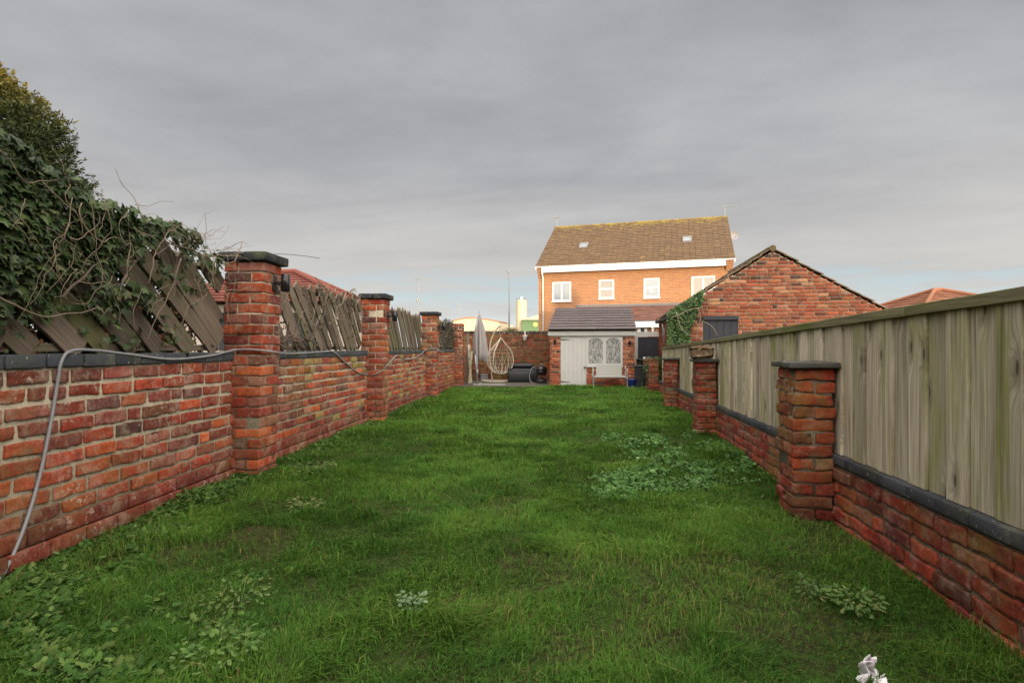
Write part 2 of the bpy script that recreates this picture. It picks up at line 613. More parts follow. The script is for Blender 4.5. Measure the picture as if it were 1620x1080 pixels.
def m_brickwork(name, c1, c2, mortar, bl=0.225, bh=0.075, joint=0.010):
    """far walls: object coordinates x along, z up"""
    m, t = mat(name)
    co = t.n('ShaderNodeTexCoord').outputs['Object']
    s = t.n('ShaderNodeSeparateXYZ', {0: co}).outputs
    along = t.math('ADD', s[0], s[1])
    uv = t.n('ShaderNodeCombineXYZ', {0: along, 1: s[2], 2: 0.0}).outputs[0]
    bt = t.n('ShaderNodeTexBrick', {'Vector': uv, 'Color1': c1, 'Color2': c2, 'Mortar': mortar, 'Scale': 1.0, 'Mortar Size': joint, 'Mortar Smooth': 0.3,
                                    'Bias': 0.0, 'Brick Width': bl, 'Row Height': bh})
    n_ = t.noise(co, 1.2, 5, 0.6)
    c = t.mix(t.math('MULTIPLY', n_, 0.5), bt.outputs[0], t.mix(1.0, bt.outputs[0], (0.6, 0.55, 0.5), 'MULTIPLY'))
    finish(t, c, 0.9, t.bump(bt.outputs[1], -0.4, 0.008), 0.2)
    return m


def m_glass(name, tint=(0.06, 0.07, 0.08), rough=0.06):
    m, t = mat(name)
    co = t.n('ShaderNodeTexCoord').outputs['Object']
    n_ = t.noise(co, 2.0, 3, 0.5)
    c = t.mix(t.math('MULTIPLY', n_, 0.6), tint, tuple(x * 0.6 for x in tint))
    finish(t, c, rough, t.bump(n_, 0.02, 0.02), 0.9)
    return m


M = {}
M['brick'] = m_brick('old_red_brick', 0.95, 0.30, 0.6)
M['brick_alg'] = m_brick('algae_brick', 0.75, 0.42, 0.5, (0.20, 0.19, 0.04))
M['brick_garage'] = m_brick('garage_brick', 0.5, 0.12, 0.25)
M['mortar'] = m_mortar('lime_mortar', (0.40, 0.345, 0.255), 0.4)
M['mortar_dark'] = m_mortar('damp_mortar', (0.19, 0.155, 0.11), 0.5)
M['mortar_pale'] = m_mortar('pale_mortar', (0.40, 0.33, 0.25), 0.15)
m, t = mat('blue_engineering_brick')
co = t.n('ShaderNodeTexCoord').outputs['Object']
base = t.attr('col')
nf = t.noise(co, 60, 6, 0.7)
c = t.mix(t.math('MULTIPLY', nf, 0.8), base, t.mix(1.0, base, (0.45, 0.45, 0.48), 'MULTIPLY'))
c = t.mix(t.math('MULTIPLY', t.sstep(t.noise(co, 6, 6, 0.65), 0.50, 0.66), 0.5), c, (0.12, 0.115, 0.085))
c = t.mix(t.math('MULTIPLY', t.sstep(t.noise(t.mapping(co, loc=(4, 4, 4)), 38, 4, 0.6), 0.63, 0.70), 0.8), c, (0.26, 0.255, 0.20))
c = t.mix(t.math('MULTIPLY', t.sstep(t.noise(t.mapping(co, loc=(9, 1, 2)), 4, 5, 0.6), 0.55, 0.68), 0.55), c, (0.075, 0.085, 0.03))
finish(t, c, 0.8, t.bump(nf, 0.7, 0.006), 0.2)
M['blue'] = m
M['fence'] = m_wood('weathered_fence', (0.64, 0.57, 0.44), (0.29, 0.245, 0.175), 0.9, (0.215, 0.235, 0.05))
M['cap'] = m_wood('mossy_cap_rail', (0.20, 0.19, 0.10), (0.10, 0.085, 0.05), 0.9, (0.10, 0.12, 0.025), knots=False)
M['slat'] = m_wood('old_slat', (0.185, 0.145, 0.112), (0.09, 0.068, 0.052), 0.75, (0.105, 0.11, 0.042), knots=False)
M['ivy'] = m_leaf('ivy_leaf', 0.42, 0.10, 0.3, 0.28)
M['twig'] = m_plain('dry_twig', (1, 1, 1), 0.85, 0.25, 30, 0.2, use_col=True)
M['conifer'] = m_leaf('conifer_spray', 0.7, 0.2)
M['grass'] = m_leaf('grass_blade', 0.75, 0.3, 0.1, 0.06)
M['weed'] = m_leaf('weed_leaf', 0.7, 0.2, 0.25, 0.12)
M['white'] = m_plain('white_upvc', (0.78, 0.77, 0.74), 0.4, 0.08, 6, 0.03)
M['whitewood'] = m_plain('white_painted_timber', (0.44, 0.438, 0.43), 0.55, 0.1, 9, 0.15, grime=0.22, grime_col=(0.30, 0.28, 0.24))
M['black'] = m_plain('black_plastic', (0.016, 0.017, 0.019), 0.5, 0.2, 20, 0.1)
M['blackgloss'] = m_plain('black_enamel', (0.012, 0.012, 0.014), 0.22, 0.1, 20, 0.0)
M['darkwood'] = m_plain('dark_painted_boards', (0.030, 0.033, 0.042), 0.6, 0.3, 10, 0.2)
M['grey'] = m_plain('grey_pvc', (0.22, 0.22, 0.235), 0.4, 0.15, 12, 0.05)
M['steel'] = m_plain('galvanised_steel', (0.31, 0.31, 0.305), 0.45, 0.2, 8, 0.05, metal=0.3)
M['cloth'] = m_plain('grey_canopy_cloth', (0.27, 0.245, 0.245), 0.9, 0.15, 30, 0.2)
M['cream'] = m_plain('cream_wicker', (0.43, 0.375, 0.295), 0.6, 0.15, 25, 0.1)
M['glass'] = m_glass('window_glass')
M['skyglass'] = m_glass('pale_window_glass', (0.25, 0.28, 0.31), 0.08)


# ------------------------------------------------------------------ brickwork in real bricks
RED = np.array([(0.34, 0.066, 0.030), (0.29, 0.050, 0.027), (0.24, 0.042, 0.028), (0.38, 0.088, 0.036), (0.17, 0.036, 0.030), (0.23, 0.070, 0.055),
                (0.30, 0.115, 0.085), (0.15, 0.050, 0.036), (0.105, 0.042, 0.040), (0.38, 0.19, 0.13), (0.20, 0.055, 0.05)])
RED_W = np.array([4.5, 5, 5, 1.6, 3.0, 2.6, 2.0, 1.2, 0.8, 0.6, 2.0])
DEEP = np.array([(0.28, 0.042, 0.028), (0.23, 0.036, 0.026), (0.30, 0.055, 0.030), (0.18, 0.034, 0.027), (0.13, 0.034, 0.025), (0.20, 0.07, 0.045), (0.25, 0.10, 0.07)])
DEEP_W = np.array([4, 4, 3, 2.4, 1.7, 1.7, 1.0])
ORANGE = np.array([(0.33, 0.082, 0.042), (0.28, 0.064, 0.036), (0.36, 0.11, 0.060), (0.23, 0.055, 0.034), (0.12, 0.042, 0.034), (0.40, 0.18, 0.11), (0.075, 0.035, 0.032)])
ORANGE_W = np.array([5, 4, 3, 2.5, 1.0, 0.8, 0.5])


def pick(n, pal, w, jit=0.14):
    i = rng.choice(len(pal), n, p=w / w.sum())
    c = pal[i] * np.array([1.12, 1.17, 1.0]) * np.exp(rng.normal(0, jit, (n, 1))) * np.exp(rng.normal(0, 0.05, (n, 3)))
    return np.clip(c, 0.005, 0.8)


def brick_face(mb, frame, length, z0, rows, hc, pal, w, det=(4, 2, 1), L=0.235, joint=0.013, depth=0.05, amp=0.003, warp=0.003, r=0.0035,
               inside=None, mat=0, seed=3, u0=0.0, jit_out=0.004, header=0.15, tilt=0.006):
    """a face of bricks laid in courses; inside(u,z) trims gables and openings"""
    C, H = [], []
    for k in range(rows):
        u = u0 - (0.5 * L if k % 2 else 0.0) - random.uniform(0, 0.3) * L
        z = z0 + (k + 0.5) * hc
        while u < u0 + length:
            bl = L * random.uniform(0.93, 1.05) * (0.5 if random.random() < header else 1.0)
            a0, b0 = max(u, u0), min(u + bl - joint, u0 + length)
            u += bl
            for sa, sb_ in (inside(z) if inside is not None else [(-1e9, 1e9)]):
                a, b = max(a0, sa), min(b0, sb_)
                if b - a < 0.022:
                    continue
                jo = max(-0.4 * jit_out, min(1.8 * jit_out, random.gauss(0, jit_out)))
                C.append(((a + b) / 2, -depth / 2 + jo, z + random.gauss(0, 0.0015)))
                H.append(((b - a) / 2, depth / 2, (hc - joint) / 2 * random.uniform(0.95, 1.04)))
    cols = pick(len(C), pal, w)
    if C:
        add_blocks(mb, C, H, cols, frame, r, amp, warp, det, mat, seed, tilt=tilt)
    return mb


def brick_pier(mb, frame, wx, wy, z0, rows, hc, pal, w, det=(3, 2, 2), joint=0.013, amp=0.003, warp=0.003, seed=3, jit=0.004, skip=0.0, core=0):
    """solid pier of alternate courses. frame: x across, y outward front, z up; spans 0..wx, -wy..0"""
    C, H = [], []
    for k in range(rows):
        z = z0 + (k + 0.5) * hc
        s = 0.66 if wx > 0.28 else (0.5 if k % 4 else 1.0)
        if k % 2:
            xs = [0, wx * s, wx] if s < 1 else [0, wx]
            ys = [0, wy * 0.36, wy]
        else:
            xs = [0, wx * (1 - s), wx] if wx > 0.28 else [0, wx]
            ys = [0, wy * 0.64, wy]
        for a, b in zip(xs[:-1], xs[1:]):
            for c_, d_ in zip(ys[:-1], ys[1:]):
                C.append(((a + b) / 2 + random.gauss(0, jit * 0.5), -(c_ + d_) / 2 + random.gauss(0, jit * 0.6), z))
                H.append(((b - a - joint) / 2 + random.gauss(0, 0.002), (d_ - c_ - joint) / 2 + random.gauss(0, 0.002), (hc - joint) / 2))
    cols = pick(len(C), pal, w)
    add_blocks(mb, C, H, cols, frame, 0.004, amp, warp, det, 0, seed, tilt=0.004)
    cr = joint + 0.002
    box(mb, (cr, -wy + cr, z0), (wx - cr, -cr, z0 + rows * hc - 0.004), 1, frame=frame)
    return mb


ZUP = np.array([0, 0, 1.0])

# ------------------------------------------------------------------ boundaries of the garden
LSL, RSL = 0.058, 0.154


def xl(Y):
    return -2.27 + LSL * (Y - 4.61)          # lawn face of the left wall


def xr(Y):
    return 1.95 + RSL * (Y - 3.43)           # lawn face of the right wall


LD = np.array([LSL, 1, 0]) / math.hypot(LSL, 1)
LN = np.array([LD[1], -LD[0], 0])
RD = np.array([RSL, 1, 0]) / math.hypot(RSL, 1)
RN = np.array([-RD[1], RD[0], 0])


# ---- ground
def sheet(name, pts, z, m):
    mb = MB()
    mb.add([(x, y, z) for x, y in pts], [tuple(range(len(pts)))])
    o = mb.build(name, m)
    tag(o, kind='structure')
    return o


def lawn_z(X, Y):
    Pn = np.stack([X, Y, np.zeros_like(X)], 1)
    z = 0.035 * vnoise(Pn, 0.7, 11) + 0.015 * vnoise(Pn, 2.3, 12)
    return z - 0.03 * np.clip((X - 0.6) / 1.5, 0, 1) * np.clip((4 - Y) / 2, 0, 1)


m, t = mat('rough_ground')
co = t.n('ShaderNodeTexCoord').outputs['Object']
c = t.mix(t.sstep(t.noise(co, 0.15, 6, 0.6), 0.4, 0.6), (0.05, 0.07, 0.025), (0.10, 0.085, 0.06))
finish(t, c, 0.95, None, 0.1)
sheet('ground', [(-900, -900), (900, -900), (900, 900), (-900, 900)], -0.12, m)

m, t = mat('lawn_soil')
co = t.n('ShaderNodeTexCoord').outputs['Object']
a = t.noise(co, 1.1, 5, 0.6)
b = t.noise(co, 30, 5, 0.7)
c = t.mix(t.sstep(b, 0.40, 0.62), (0.040, 0.034, 0.018), (0.060, 0.105, 0.020))
b2 = t.noise(co, 120, 4, 0.7)
c = t.mix(t.math('MULTIPLY', t.sstep(b2, 0.52, 0.66), 0.8), c, (0.13, 0.105, 0.06))
c = t.mix(t.math('MULTIPLY', t.sstep(a, 0.56, 0.68), 0.6), c, (0.070, 0.050, 0.030))
finish(t, c, 0.95, t.bump(t.math('ADD', b, b2), 1.0, 0.02), 0.05)
mb = MB()
nu, nv = 70, 190
Ys = np.linspace(-1.0, 15.9, nv)
V = []
for Y in Ys:
    xs = np.linspace(xl(Y) - 0.06, xr(Y) + 0.06, nu)
    V.append(np.stack([xs, np.full(nu, Y), lawn_z(xs, np.full(nu, Y))], 1))
V = np.concatenate(V)
I = np.arange(nu * nv).reshape(nv, nu)
F = np.stack([I[:-1, :-1], I[:-1, 1:], I[1:, 1:], I[1:, :-1]], -1).reshape(-1, 4)
mb.add(V, F)
tag(mb.build('lawn', m, smooth=True), kind='structure')

m, t = mat('patio_paving')
co = t.n('ShaderNodeTexCoord').outputs['Object']
bt = t.n('ShaderNodeTexBrick', {'Vector': co, 'Color1': (0.10, 0.085, 0.07), 'Color2': (0.075, 0.065, 0.055), 'Mortar': (0.04, 0.035, 0.03), 'Scale': 1.0,
                                'Mortar Size': 0.008, 'Brick Width': 0.45, 'Row Height': 0.45})
c = t.mix(t.math('MULTIPLY', t.noise(co, 6, 5, 0.6), 0.6), bt.outputs[0], (0.05, 0.05, 0.035))
finish(t, c, 0.85, None, 0.25)
mb = MB()
box(mb, (-1.8, 15.55, -0.1), (5.0, 20.5, 0.02))
tag(mb.build('patio', m), kind='structure')
m, t = mat('asphalt')
co = t.n('ShaderNodeTexCoord').outputs['Object']
c = t.mix(t.noise(co, 3, 6, 0.6), (0.04, 0.04, 0.042), (0.07, 0.07, 0.07))
finish(t, c, 0.9, None, 0.2)
sheet('road', [(-60, 38), (60, 22), (60, 15.5), (6, 21.2), (-60, 31)], -0.11, m)


# ---- grass blades on the lawn
def grass():
    mb = MB()
    zones = [(1.2, 2.4, 20000, 0.72), (2.4, 3.6, 15000, 0.85), (3.6, 5.5, 8500, 1.1), (5.5, 8.5, 4200, 1.6), (8.5, 15.75, 2000, 2.5)]
    for y0, y1, dens, wid in zones:
        area = (y1 - y0) * (xr((y0 + y1) / 2) - xl((y0 + y1) / 2))
        n = int(area * dens)
        Y = rng.uniform(y0, y1, n)
        f = rng.uniform(0, 1, n)
        X = (xl(Y) + 0.01) + f * (xr(Y) - xl(Y) - 0.02)
        Pn = np.stack([X, Y, np.zeros(n)], 1)
        lowf = vnoise(Pn, 0.9, 21)
        midf = vnoise(Pn, 3.2, 22)
        clump = vnoise(Pn, 9.0, 23)
        # thin and bare places
        bare = np.clip((vnoise(Pn, 1.3, 31) + 0.6 * vnoise(Pn, 4.0, 32) - 0.62 - 0.30 * (Y > 4.5) + 0.38 * np.clip((X - 0.35) / 0.5, 0, 1) * np.clip((3.9 - Y) / 0.6, 0, 1)) * 3, 0, 0.7)
        wall_side = (X - xl(Y)) + 0.25 * vnoise(Pn, 2.0, 33)
        bare = np.maximum(bare, np.where((Y < 4.6) & (wall_side < 0.36), 0.6, 0))
        keep = rng.uniform(0, 1, n) > bare
        X, Y, lowf, midf, clump = X[keep], Y[keep], lowf[keep], midf[keep], clump[keep]
        n = len(X)
        h = (0.034 + 0.010 * lowf + 0.020 * np.clip(clump, -0.6, 1) + 0.012 * midf) * np.exp(rng.normal(0, 0.3, n))
        tuft = np.clip((vnoise(np.stack([X, Y, X * 0 + 3], 1), 4.2, 55) - 0.15) * 2.2, 0, 1) * np.clip((vnoise(np.stack([X, Y, X * 0 + 8], 1), 1.6, 56) + 0.35) * 2, 0, 1)
        h = np.clip(h * (1 + 0.85 * tuft), 0.010, 0.13)
        az = rng.uniform(0, 2 * math.pi, n)
        # neighbours lie over the same way
        flow = 3.0 * vnoise(np.stack([X, Y, X * 0 + 5], 1), 2.2, 41)
        az = np.where(rng.uniform(0, 1, n) < 0.55, flow + rng.normal(0, 0.7, n), az)
        lean = np.abs(rng.normal(0.75, 0.4, n))
        dx, dy = np.cos(az), np.sin(az)
        w = (0.0012 + 0.0022 * rng.uniform(0, 1, n) ** 2) * wid
        sx, sy = -dy, dx
        z = lawn_z(X, Y) - 0.004
        base = np.stack([X, Y, z], 1)
        side = np.stack([sx, sy, np.zeros(n)], 1) * w[:, None]
        fwd = np.stack([dx, dy, np.zeros(n)], 1)
        p1 = base + fwd * (h * lean * 0.35)[:, None] + np.stack([0 * h, 0 * h, h * 0.62], 1)
        p2 = base + fwd * (h * lean * 1.2)[:, None] + np.stack([0 * h, 0 * h, h * np.clip(1.0 - 0.26 * lean, 0.45, 1)], 1)
        V = np.stack([base - side, base + side, p1 + side * 0.8, p1 - side * 0.8, p2], 1).reshape(-1, 3)
        k = (np.arange(n) * 5)[:, None]
        a = np.array([0.039, 0.102, 0.017])
        b = np.array([0.096, 0.188, 0.027])
        b = b * (1 + 0.22 * np.clip((Y - 4) / 6, 0, 1))[:, None]  # blades lighten down the lawn: the brighter light there is put into their colour
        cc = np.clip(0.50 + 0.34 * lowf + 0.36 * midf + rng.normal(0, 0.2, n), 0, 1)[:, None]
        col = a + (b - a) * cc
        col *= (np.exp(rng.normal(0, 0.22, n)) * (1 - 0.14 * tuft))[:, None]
        yel = rng.uniform(0, 1, n) < np.clip(0.02 + 0.07 * np.clip(midf, 0, 1) + 0.17 * bare[keep], 0, 1)
        col[yel] = np.array([0.20, 0.17, 0.06]) * rng.uniform(0.6, 1.2, (yel.sum(), 1))
        C5 = np.repeat(col, 5, axis=0)
        mb.add(V, np.concatenate([k + 0, k + 1, k + 2, k + 3], 1), 0, C5)
        mb.t.append(np.full(n, 3))
        mb.l.append((np.concatenate([k + 3, k + 2, k + 4], 1) + (mb.n - len(V))).reshape(-1))
        mb.m.append(np.zeros(n, int))
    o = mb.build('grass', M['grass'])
    tag(o, 'uneven green lawn grass growing between the two brick walls', 'grass', kind='stuff')


grass()


# ---- low leafy ground cover
LOBED = fan([(0.10, 0.05), (0.30, 0.18), (0.16, 0.34), (0.36, 0.52), (0.20, 0.66), (0.24, 0.82)])


def cover(name, label, n, sampler, cols, size, hgt, shape):
    pts = sampler(n)
    n = len(pts)
    z = lawn_z(pts[:, 0], pts[:, 1])
    hh = hgt * (0.45 + 0.55 * np.clip(0.5 + 0.8 * vnoise(np.stack([pts[:, 0], pts[:, 1], z * 0], 1), 6, 61), 0, 1.2)) * rng.uniform(0.3, 1.9, n)
    C = np.stack([pts[:, 0], pts[:, 1], z + hh], 1)
    N = np.stack([rng.normal(0, 0.7, n), rng.normal(-0.2, 0.7, n), np.ones(n)], 1)
    az = rng.uniform(0, 2 * math.pi, n)
    T = np.stack([np.cos(az), np.sin(az), rng.normal(0.0, 0.6, n)], 1)
    col = np.asarray(cols)[rng.integers(0, len(cols), n)] * np.exp(rng.normal(0, 0.2, (n, 1)))
    mb = MB()
    leaves(mb, C, N, T, size * np.exp(rng.normal(0, 0.35, n)), col, shape)
    o = mb.build(name, M['weed'])
    tag(o, label, 'weeds', kind='stuff')


def px_blob(blobs):
    """blobs: px ellipse on the ground (cx, cy, rx, ry)"""
    def f(n):
        out = []
        wts = np.array([b[2] * b[3] * b[4] for b in blobs], float)
        cnt = rng.multinomial(n, wts / wts.sum())
        for (cx, cy, rx, ry, _), k in zip(blobs, cnt):
            r_ = np.sqrt(rng.uniform(0, 1, k)) * np.exp(rng.normal(0, 0.12, k))
            a = rng.uniform(0, 2 * math.pi, k)
            px, py = cx + rx * r_ * np.cos(a), cy + ry * r_ * np.sin(a)
            Y = EYE * FPX / (py - HY)
            out.append(np.stack([(px - HX) / FPX * Y, Y], 1))
        Q = np.concatenate(out)
        nz = vnoise(np.stack([Q[:, 0], Q[:, 1], Q[:, 0] * 0], 1), 5.0, 77)
        nz = nz + 0.5 * vnoise(np.stack([Q[:, 0], Q[:, 1], Q[:, 0] * 0], 1), 14.0, 78)
        Q = Q[nz > -0.12 + rng.normal(0, 0.15, len(Q))]
        return Q[(Q[:, 0] > xl(Q[:, 1]) + 0.03) & (Q[:, 0] < xr(Q[:, 1]) - 0.03)]
    return f


cover('clover_patch', 'grey green clover spreading over the lawn beside the right wall', 14000,
      px_blob([(1005, 702, 52, 13, 1.2), (1052, 728, 55, 14, 1.0), (1040, 758, 90, 20, 1.2), (1000, 775, 62, 16, 1.0), (1150, 712, 55, 12, 1.0), (1120, 745, 75, 22, .5),
               (1190, 745, 30, 18, .7), (1160, 805, 60, 20, .35), (955, 690, 35, 7, .5), (1090, 690, 14, 6, 1)]),
      [(0.062, 0.140, 0.034), (0.085, 0.175, 0.048), (0.050, 0.112, 0.026), (0.115, 0.20, 0.072)], 0.024, 0.027, ROUND)
def fringe(blobs, share):
    inner = px_blob(blobs)

    def f(n):
        k = int(n * share)
        Y = 2.2 + 9.0 * rng.uniform(0, 1, k) ** 1.8
        off = 0.02 + np.abs(rng.normal(0, 0.13, k))
        Q = np.stack([xl(Y) + 0.03 + off, Y], 1)
        nz = vnoise(np.stack([Q[:, 0], Q[:, 1], Q[:, 0] * 0], 1), 2.4, 79)
        Q = Q[nz > -0.1 + rng.normal(0, 0.2, k)]
        return np.concatenate([inner(n - k), Q])
    return f


cover('border_weeds', 'leafy weeds crowding the foot of the left brick wall', 19000,
      fringe([(150, 880, 70, 28, 1.2), (235, 830, 80, 26, 1.3), (320, 785, 60, 18, 1.2), (60, 925, 75, 35, 1.1), (30, 990, 60, 55, .5), (110, 1030, 80, 50, .35),
               (190, 960, 70, 45, .16), (480, 745, 40, 12, 0.9), (300, 1000, 110, 50, .10), (620, 665, 30, 6, .8), (330, 905, 90, 22, .12), (170, 1060, 90, 25, .35)], 0.36),
      [(0.048, 0.108, 0.022), (0.066, 0.13, 0.026), (0.036, 0.082, 0.018), (0.10, 0.15, 0.038)], 0.026, 0.027, LOBED)

# ================================================================== LEFT WALL
gw = thing('garden_wall', 'long old red brick wall with tall piers carrying a slatted timber screen', 'wall', (xl(4.6), 4.6, 0))
LH, LR = 0.0868, 11
LPIER = [0.30, 4.61, 8.1, 12.1, 16.0]
mb = MB()
oL = np.array([xl(0), 0, 0])
for y0, y1, det in ((0.2, 6.0, (6, 3, 1)), (6.0, 10.0, (3, 1, 1)), (10.0, 18.2, (1, 1, 1))):
    k = 1 / LD[1]
    pal, w = (RED, RED_W) if y0 < 4 else (np.concatenate([RED, [(0.30, 0.20, 0.08), (0.25, 0.17, 0.07)]]), np.concatenate([RED_W, [2.2, 2.0]]))
    brick_face(mb, (oL, LD, LN, ZUP), (y1 - y0) * k, 0.1736 - 0.004, LR - 2, LH, pal, w, det, u0=y0 * k, L=0.245, joint=0.022, seed=int(y0) + 3,
               amp=0.0045, warp=0.005, jit_out=0.005, mat=0 if y0 < 4 else 2)
box(mb, (0.2, -0.21, -0.1), (18.2, -0.0105, 0.952), 1, frame=(oL, LD, LN, ZUP))
mb.build('brickwork', [M['brick'], M['mortar'], M['brick_alg']], gw, smooth=True)
# plinth of smooth dark red bricks
mb = MB()
C, H, cc = [], [], []
for k_ in range(2):
    u = 0.2 - 0.12 * k_
    while u < 18.2:
        bl = 0.225
        C.append((u + bl / 2 - 0.005, -0.03 + 0.012 * (1 - k_), 0.0434 + k_ * LH - 0.005))
        H.append((bl / 2 - 0.005, 0.05, LH / 2 - 0.005))
        u += bl
cc = pick(len(C), np.array([(0.17, 0.036, 0.026), (0.145, 0.032, 0.025), (0.19, 0.042, 0.029)]), np.array([1., 1, 1]), 0.1)
add_blocks(mb, C, H, cc, (oL, LD, LN, ZUP), 0.004, 0.001, 0.001, (1, 1, 1))
mb.build('plinth_course', [M['brick']], gw, smooth=True)
# blue coping bricks
mb = MB()
C, H = [], []
u = 0.2
while u < 16.2:
    bl = 0.225 * random.uniform(0.97, 1.03)
    C.append((u + bl / 2, -0.10, 0.986 + random.gauss(0, 0.001)))
    H.append((bl / 2 - 0.004, 0.112 + random.gauss(0, 0.002), 0.034))
    u += bl
add_blocks(mb, C, H, np.array([(0.055, 0.060, 0.070)]) * np.exp(rng.normal(0, 0.2, (len(C), 1))), (oL, LD, LN, ZUP), 0.006, 0.0015, 0.001, (3, 1, 2))
mb.build('coping', [M['blue']], gw, smooth=True)
LEAN = [0, 0.05, 0.035, 0.02, 0.0]
for i, Yp in enumerate(LPIER):
    det = (4, 2, 3) if i < 2 else ((2, 1, 2) if i == 2 else (1, 1, 2))
    up = ZUP + LN * LEAN[i] / 1.8
    # frame: across = along wall normal, front looks back to the camera
    o = np.array([xl(Yp), Yp, 0]) - LN * 0.115
    fr = (o, LN, -LD, up)
    mb = MB()
    pal, w = (RED, RED_W) if i != 1 else (np.concatenate([RED, [(0.34, 0.22, 0.13)]]), np.concatenate([RED_W, [0.8]]))
    brick_pier(mb, fr, 0.335, 0.335, -0.02, 21, 0.0845, pal, w, det, seed=20 + i, jit=0.006)
    pier = mb.build('pier', [M['brick'] if i < 2 else M['brick_alg'], M['mortar']], gw, smooth=True)
    if i < 4:
        mb = MB()
        hx = (0.335 + 0.07) / 2
        for a, b in ((-0.035, 0.165), (0.170, 0.370)):
            rbox(mb, ((a + b) / 2, -0.1675, 1.793), ((b - a) / 2, hx, 0.037), fr, 0.012, col=(0.030, 0.032, 0.037), amp=0.002, warp=0.002, det=(3, 1, 3))
        mb.build('pier_cap', [M['blue']], pier, smooth=True)


# ---- slanted slat screens on the left wall
def slat_screen(idx, y0, y1, label, n_gap, zt=1.74, ang=45.0, miss=()):
    fr = (np.array([xl((y0 + y1) / 2), (y0 + y1) / 2, 1.02]) - LN * 0.09, LD, LN, ZUP)
    root = thing('slat_screen', label, 'fence panel', tuple(fr[0]), group='slatted timber screens on the left wall')
    Lh = (y1 - y0) / 2
    Hh = zt - 1.02
    mb = MB()
    ca, sa = math.cos(R(ang)), math.sin(R(ang))
    pitch = n_gap
    uv = []
    s = -Lh - Hh
    j = 0
    while s < Lh:
        j += 1
        bw = (0.135 if idx == 0 else 0.108) * random.uniform(0.88, 1.12)
        da = R(random.gauss(0, 2.5))
        c2, s2 = math.cos(R(ang) + da), math.sin(R(ang) + da)
        # slat falls away from the camera: top at smaller u. foot (s+Hh/tan, 0) head (s, Hh)
        foot_u, head_u = s + Hh * c2 / s2, s
        zf, zh = 0.02, Hh + random.uniform(-0.05, 0.03)
        if foot_u > Lh:
            zf += (foot_u - Lh) * s2 / c2
            foot_u = Lh
        if head_u < -Lh:
            zh -= (-Lh - head_u) * s2 / c2
            head_u = -Lh
        if zh - zf > 0.08 and j not in miss:
            ax = np.array([foot_u - head_u, 0, zf - zh])
            ln = np.linalg.norm(ax)
            ax /= ln
            wd = np.array([-ax[2], 0, ax[0]])
            mid = np.array([(foot_u + head_u) / 2, random.uniform(-0.006, 0.012), (zf + zh) / 2])
            hw, ht = bw / 2, 0.010
            V = []
            tone = (random.uniform(0.6, 1.25), random.random(), random.uniform(0.1, 1.0))
            nseg = 5
            wob = [random.gauss(0, 0.003) for _ in range(nseg + 1)]
            for q in range(nseg + 1):
                f = q / nseg
                cpt = mid + ax * (f - 0.5) * ln
                for a_, b_ in ((-1, -1), (1, -1), (1, 1), (-1, 1)):
                    V.append(cpt + wd * (hw * a_ + wob[q]) + np.array([0, b_ * ht, 0]))
                    uv.append((hw * a_, b_ * ht, (f - 0.5) * ln))
            Fq = []
            for q in range(nseg):
                for e in range(4):
                    Fq.append((q * 4 + e, q * 4 + (e + 1) % 4, q * 4 + 4 + (e + 1) % 4, q * 4 + 4 + e))
            Fq += [(3, 2, 1, 0), (nseg * 4, nseg * 4 + 1, nseg * 4 + 2, nseg * 4 + 3)]
            V = np.array(V)
            Wv = fr[0] + V[:, :1] * fr[1] + V[:, 1:2] * fr[2] + V[:, 2:3] * fr[3]
            mb.add(Wv, Fq, 0, tone)
        s += pitch * random.uniform(0.9, 1.1)
    o = mb.build('slats', M['slat'], root)
    set_uvw(o, uv)
    for z_, yy in ((0.035, -0.035), (Hh - 0.06, -0.035)):
        mb = MB()
        rbox(mb, (0, yy, z_), (Lh, 0.02, 0.022), fr, 0.003, col=(0.9, 0.3, 0.5))
        set_uvw(mb.build('rail', M['slat'], root), None, (0, 1, 0))


def set_uvw(o, uv=None, along=None, U=None):
    """board coordinates for the grain: x across, z along"""
    me = o.data
    at = me.attributes.new('uvw', 'FLOAT_VECTOR', 'POINT')
    if uv is None:
        V = np.empty(len(me.vertices) * 3, np.float32)
        me.vertices.foreach_get('co', V)
        V = V.reshape(-1, 3)
        if along == (0, 1, 0):
            uv = np.stack([V[:, 2], V[:, 0], V[:, 1]], 1)
        elif along == (1, 0, 0):
            uv = np.stack([V[:, 2], V[:, 1], V[:, 0]], 1)
        else:
            uv = V
    at.data.foreach_set('vector', np.asarray(uv, np.float32).ravel())


slat_screen(0, 0.66, 4.60, 'long slanted slat screen half buried in ivy before the first tall pier', 0.245, ang=41)
slat_screen(1, 4.96, 8.08, 'slanted slat screen tangled with bare vine stems beside the wall lamp pier', 0.195, ang=50)
slat_screen(2, 8.45, 12.08, 'tidy slanted slat screen with clear gaps between its boards', 0.18, ang=52)
slat_screen(3, 12.45, 15.98, 'far slat screen with a dry vine bundle at its end', 0.17, ang=55)


# ---- twigs
def twig(mb, p, dirv, length, r, gravity=-0.4, wob=0.5, col=(0.26, 0.19, 0.13), n=9, keep=None, zmax=None):
    p = np.array(p, float)
    dv = np.array(dirv, float)
    dv /= np.linalg.norm(dv)
    pts = [p]
    for i in range(n):
        dv = dv + rng.normal(0, wob, 3) * 0.35 + np.array([0, 0, gravity]) * 0.12
        if keep is not None:
            dv = dv - keep * np.dot(dv, keep) * 0.7
        dv /= np.linalg.norm(dv)
        pts.append(pts[-1] + dv * length / n)
    pts = spline(pts, 2)
    if zmax is not None and (pts[:, 2].max() > zmax or pts[:, 2].min() < 1.06):
        return
    tube(mb, pts, np.linspace(r, r * 0.45, len(pts)), 5, 0, np.array(col) * random.uniform(0.65, 1.25))


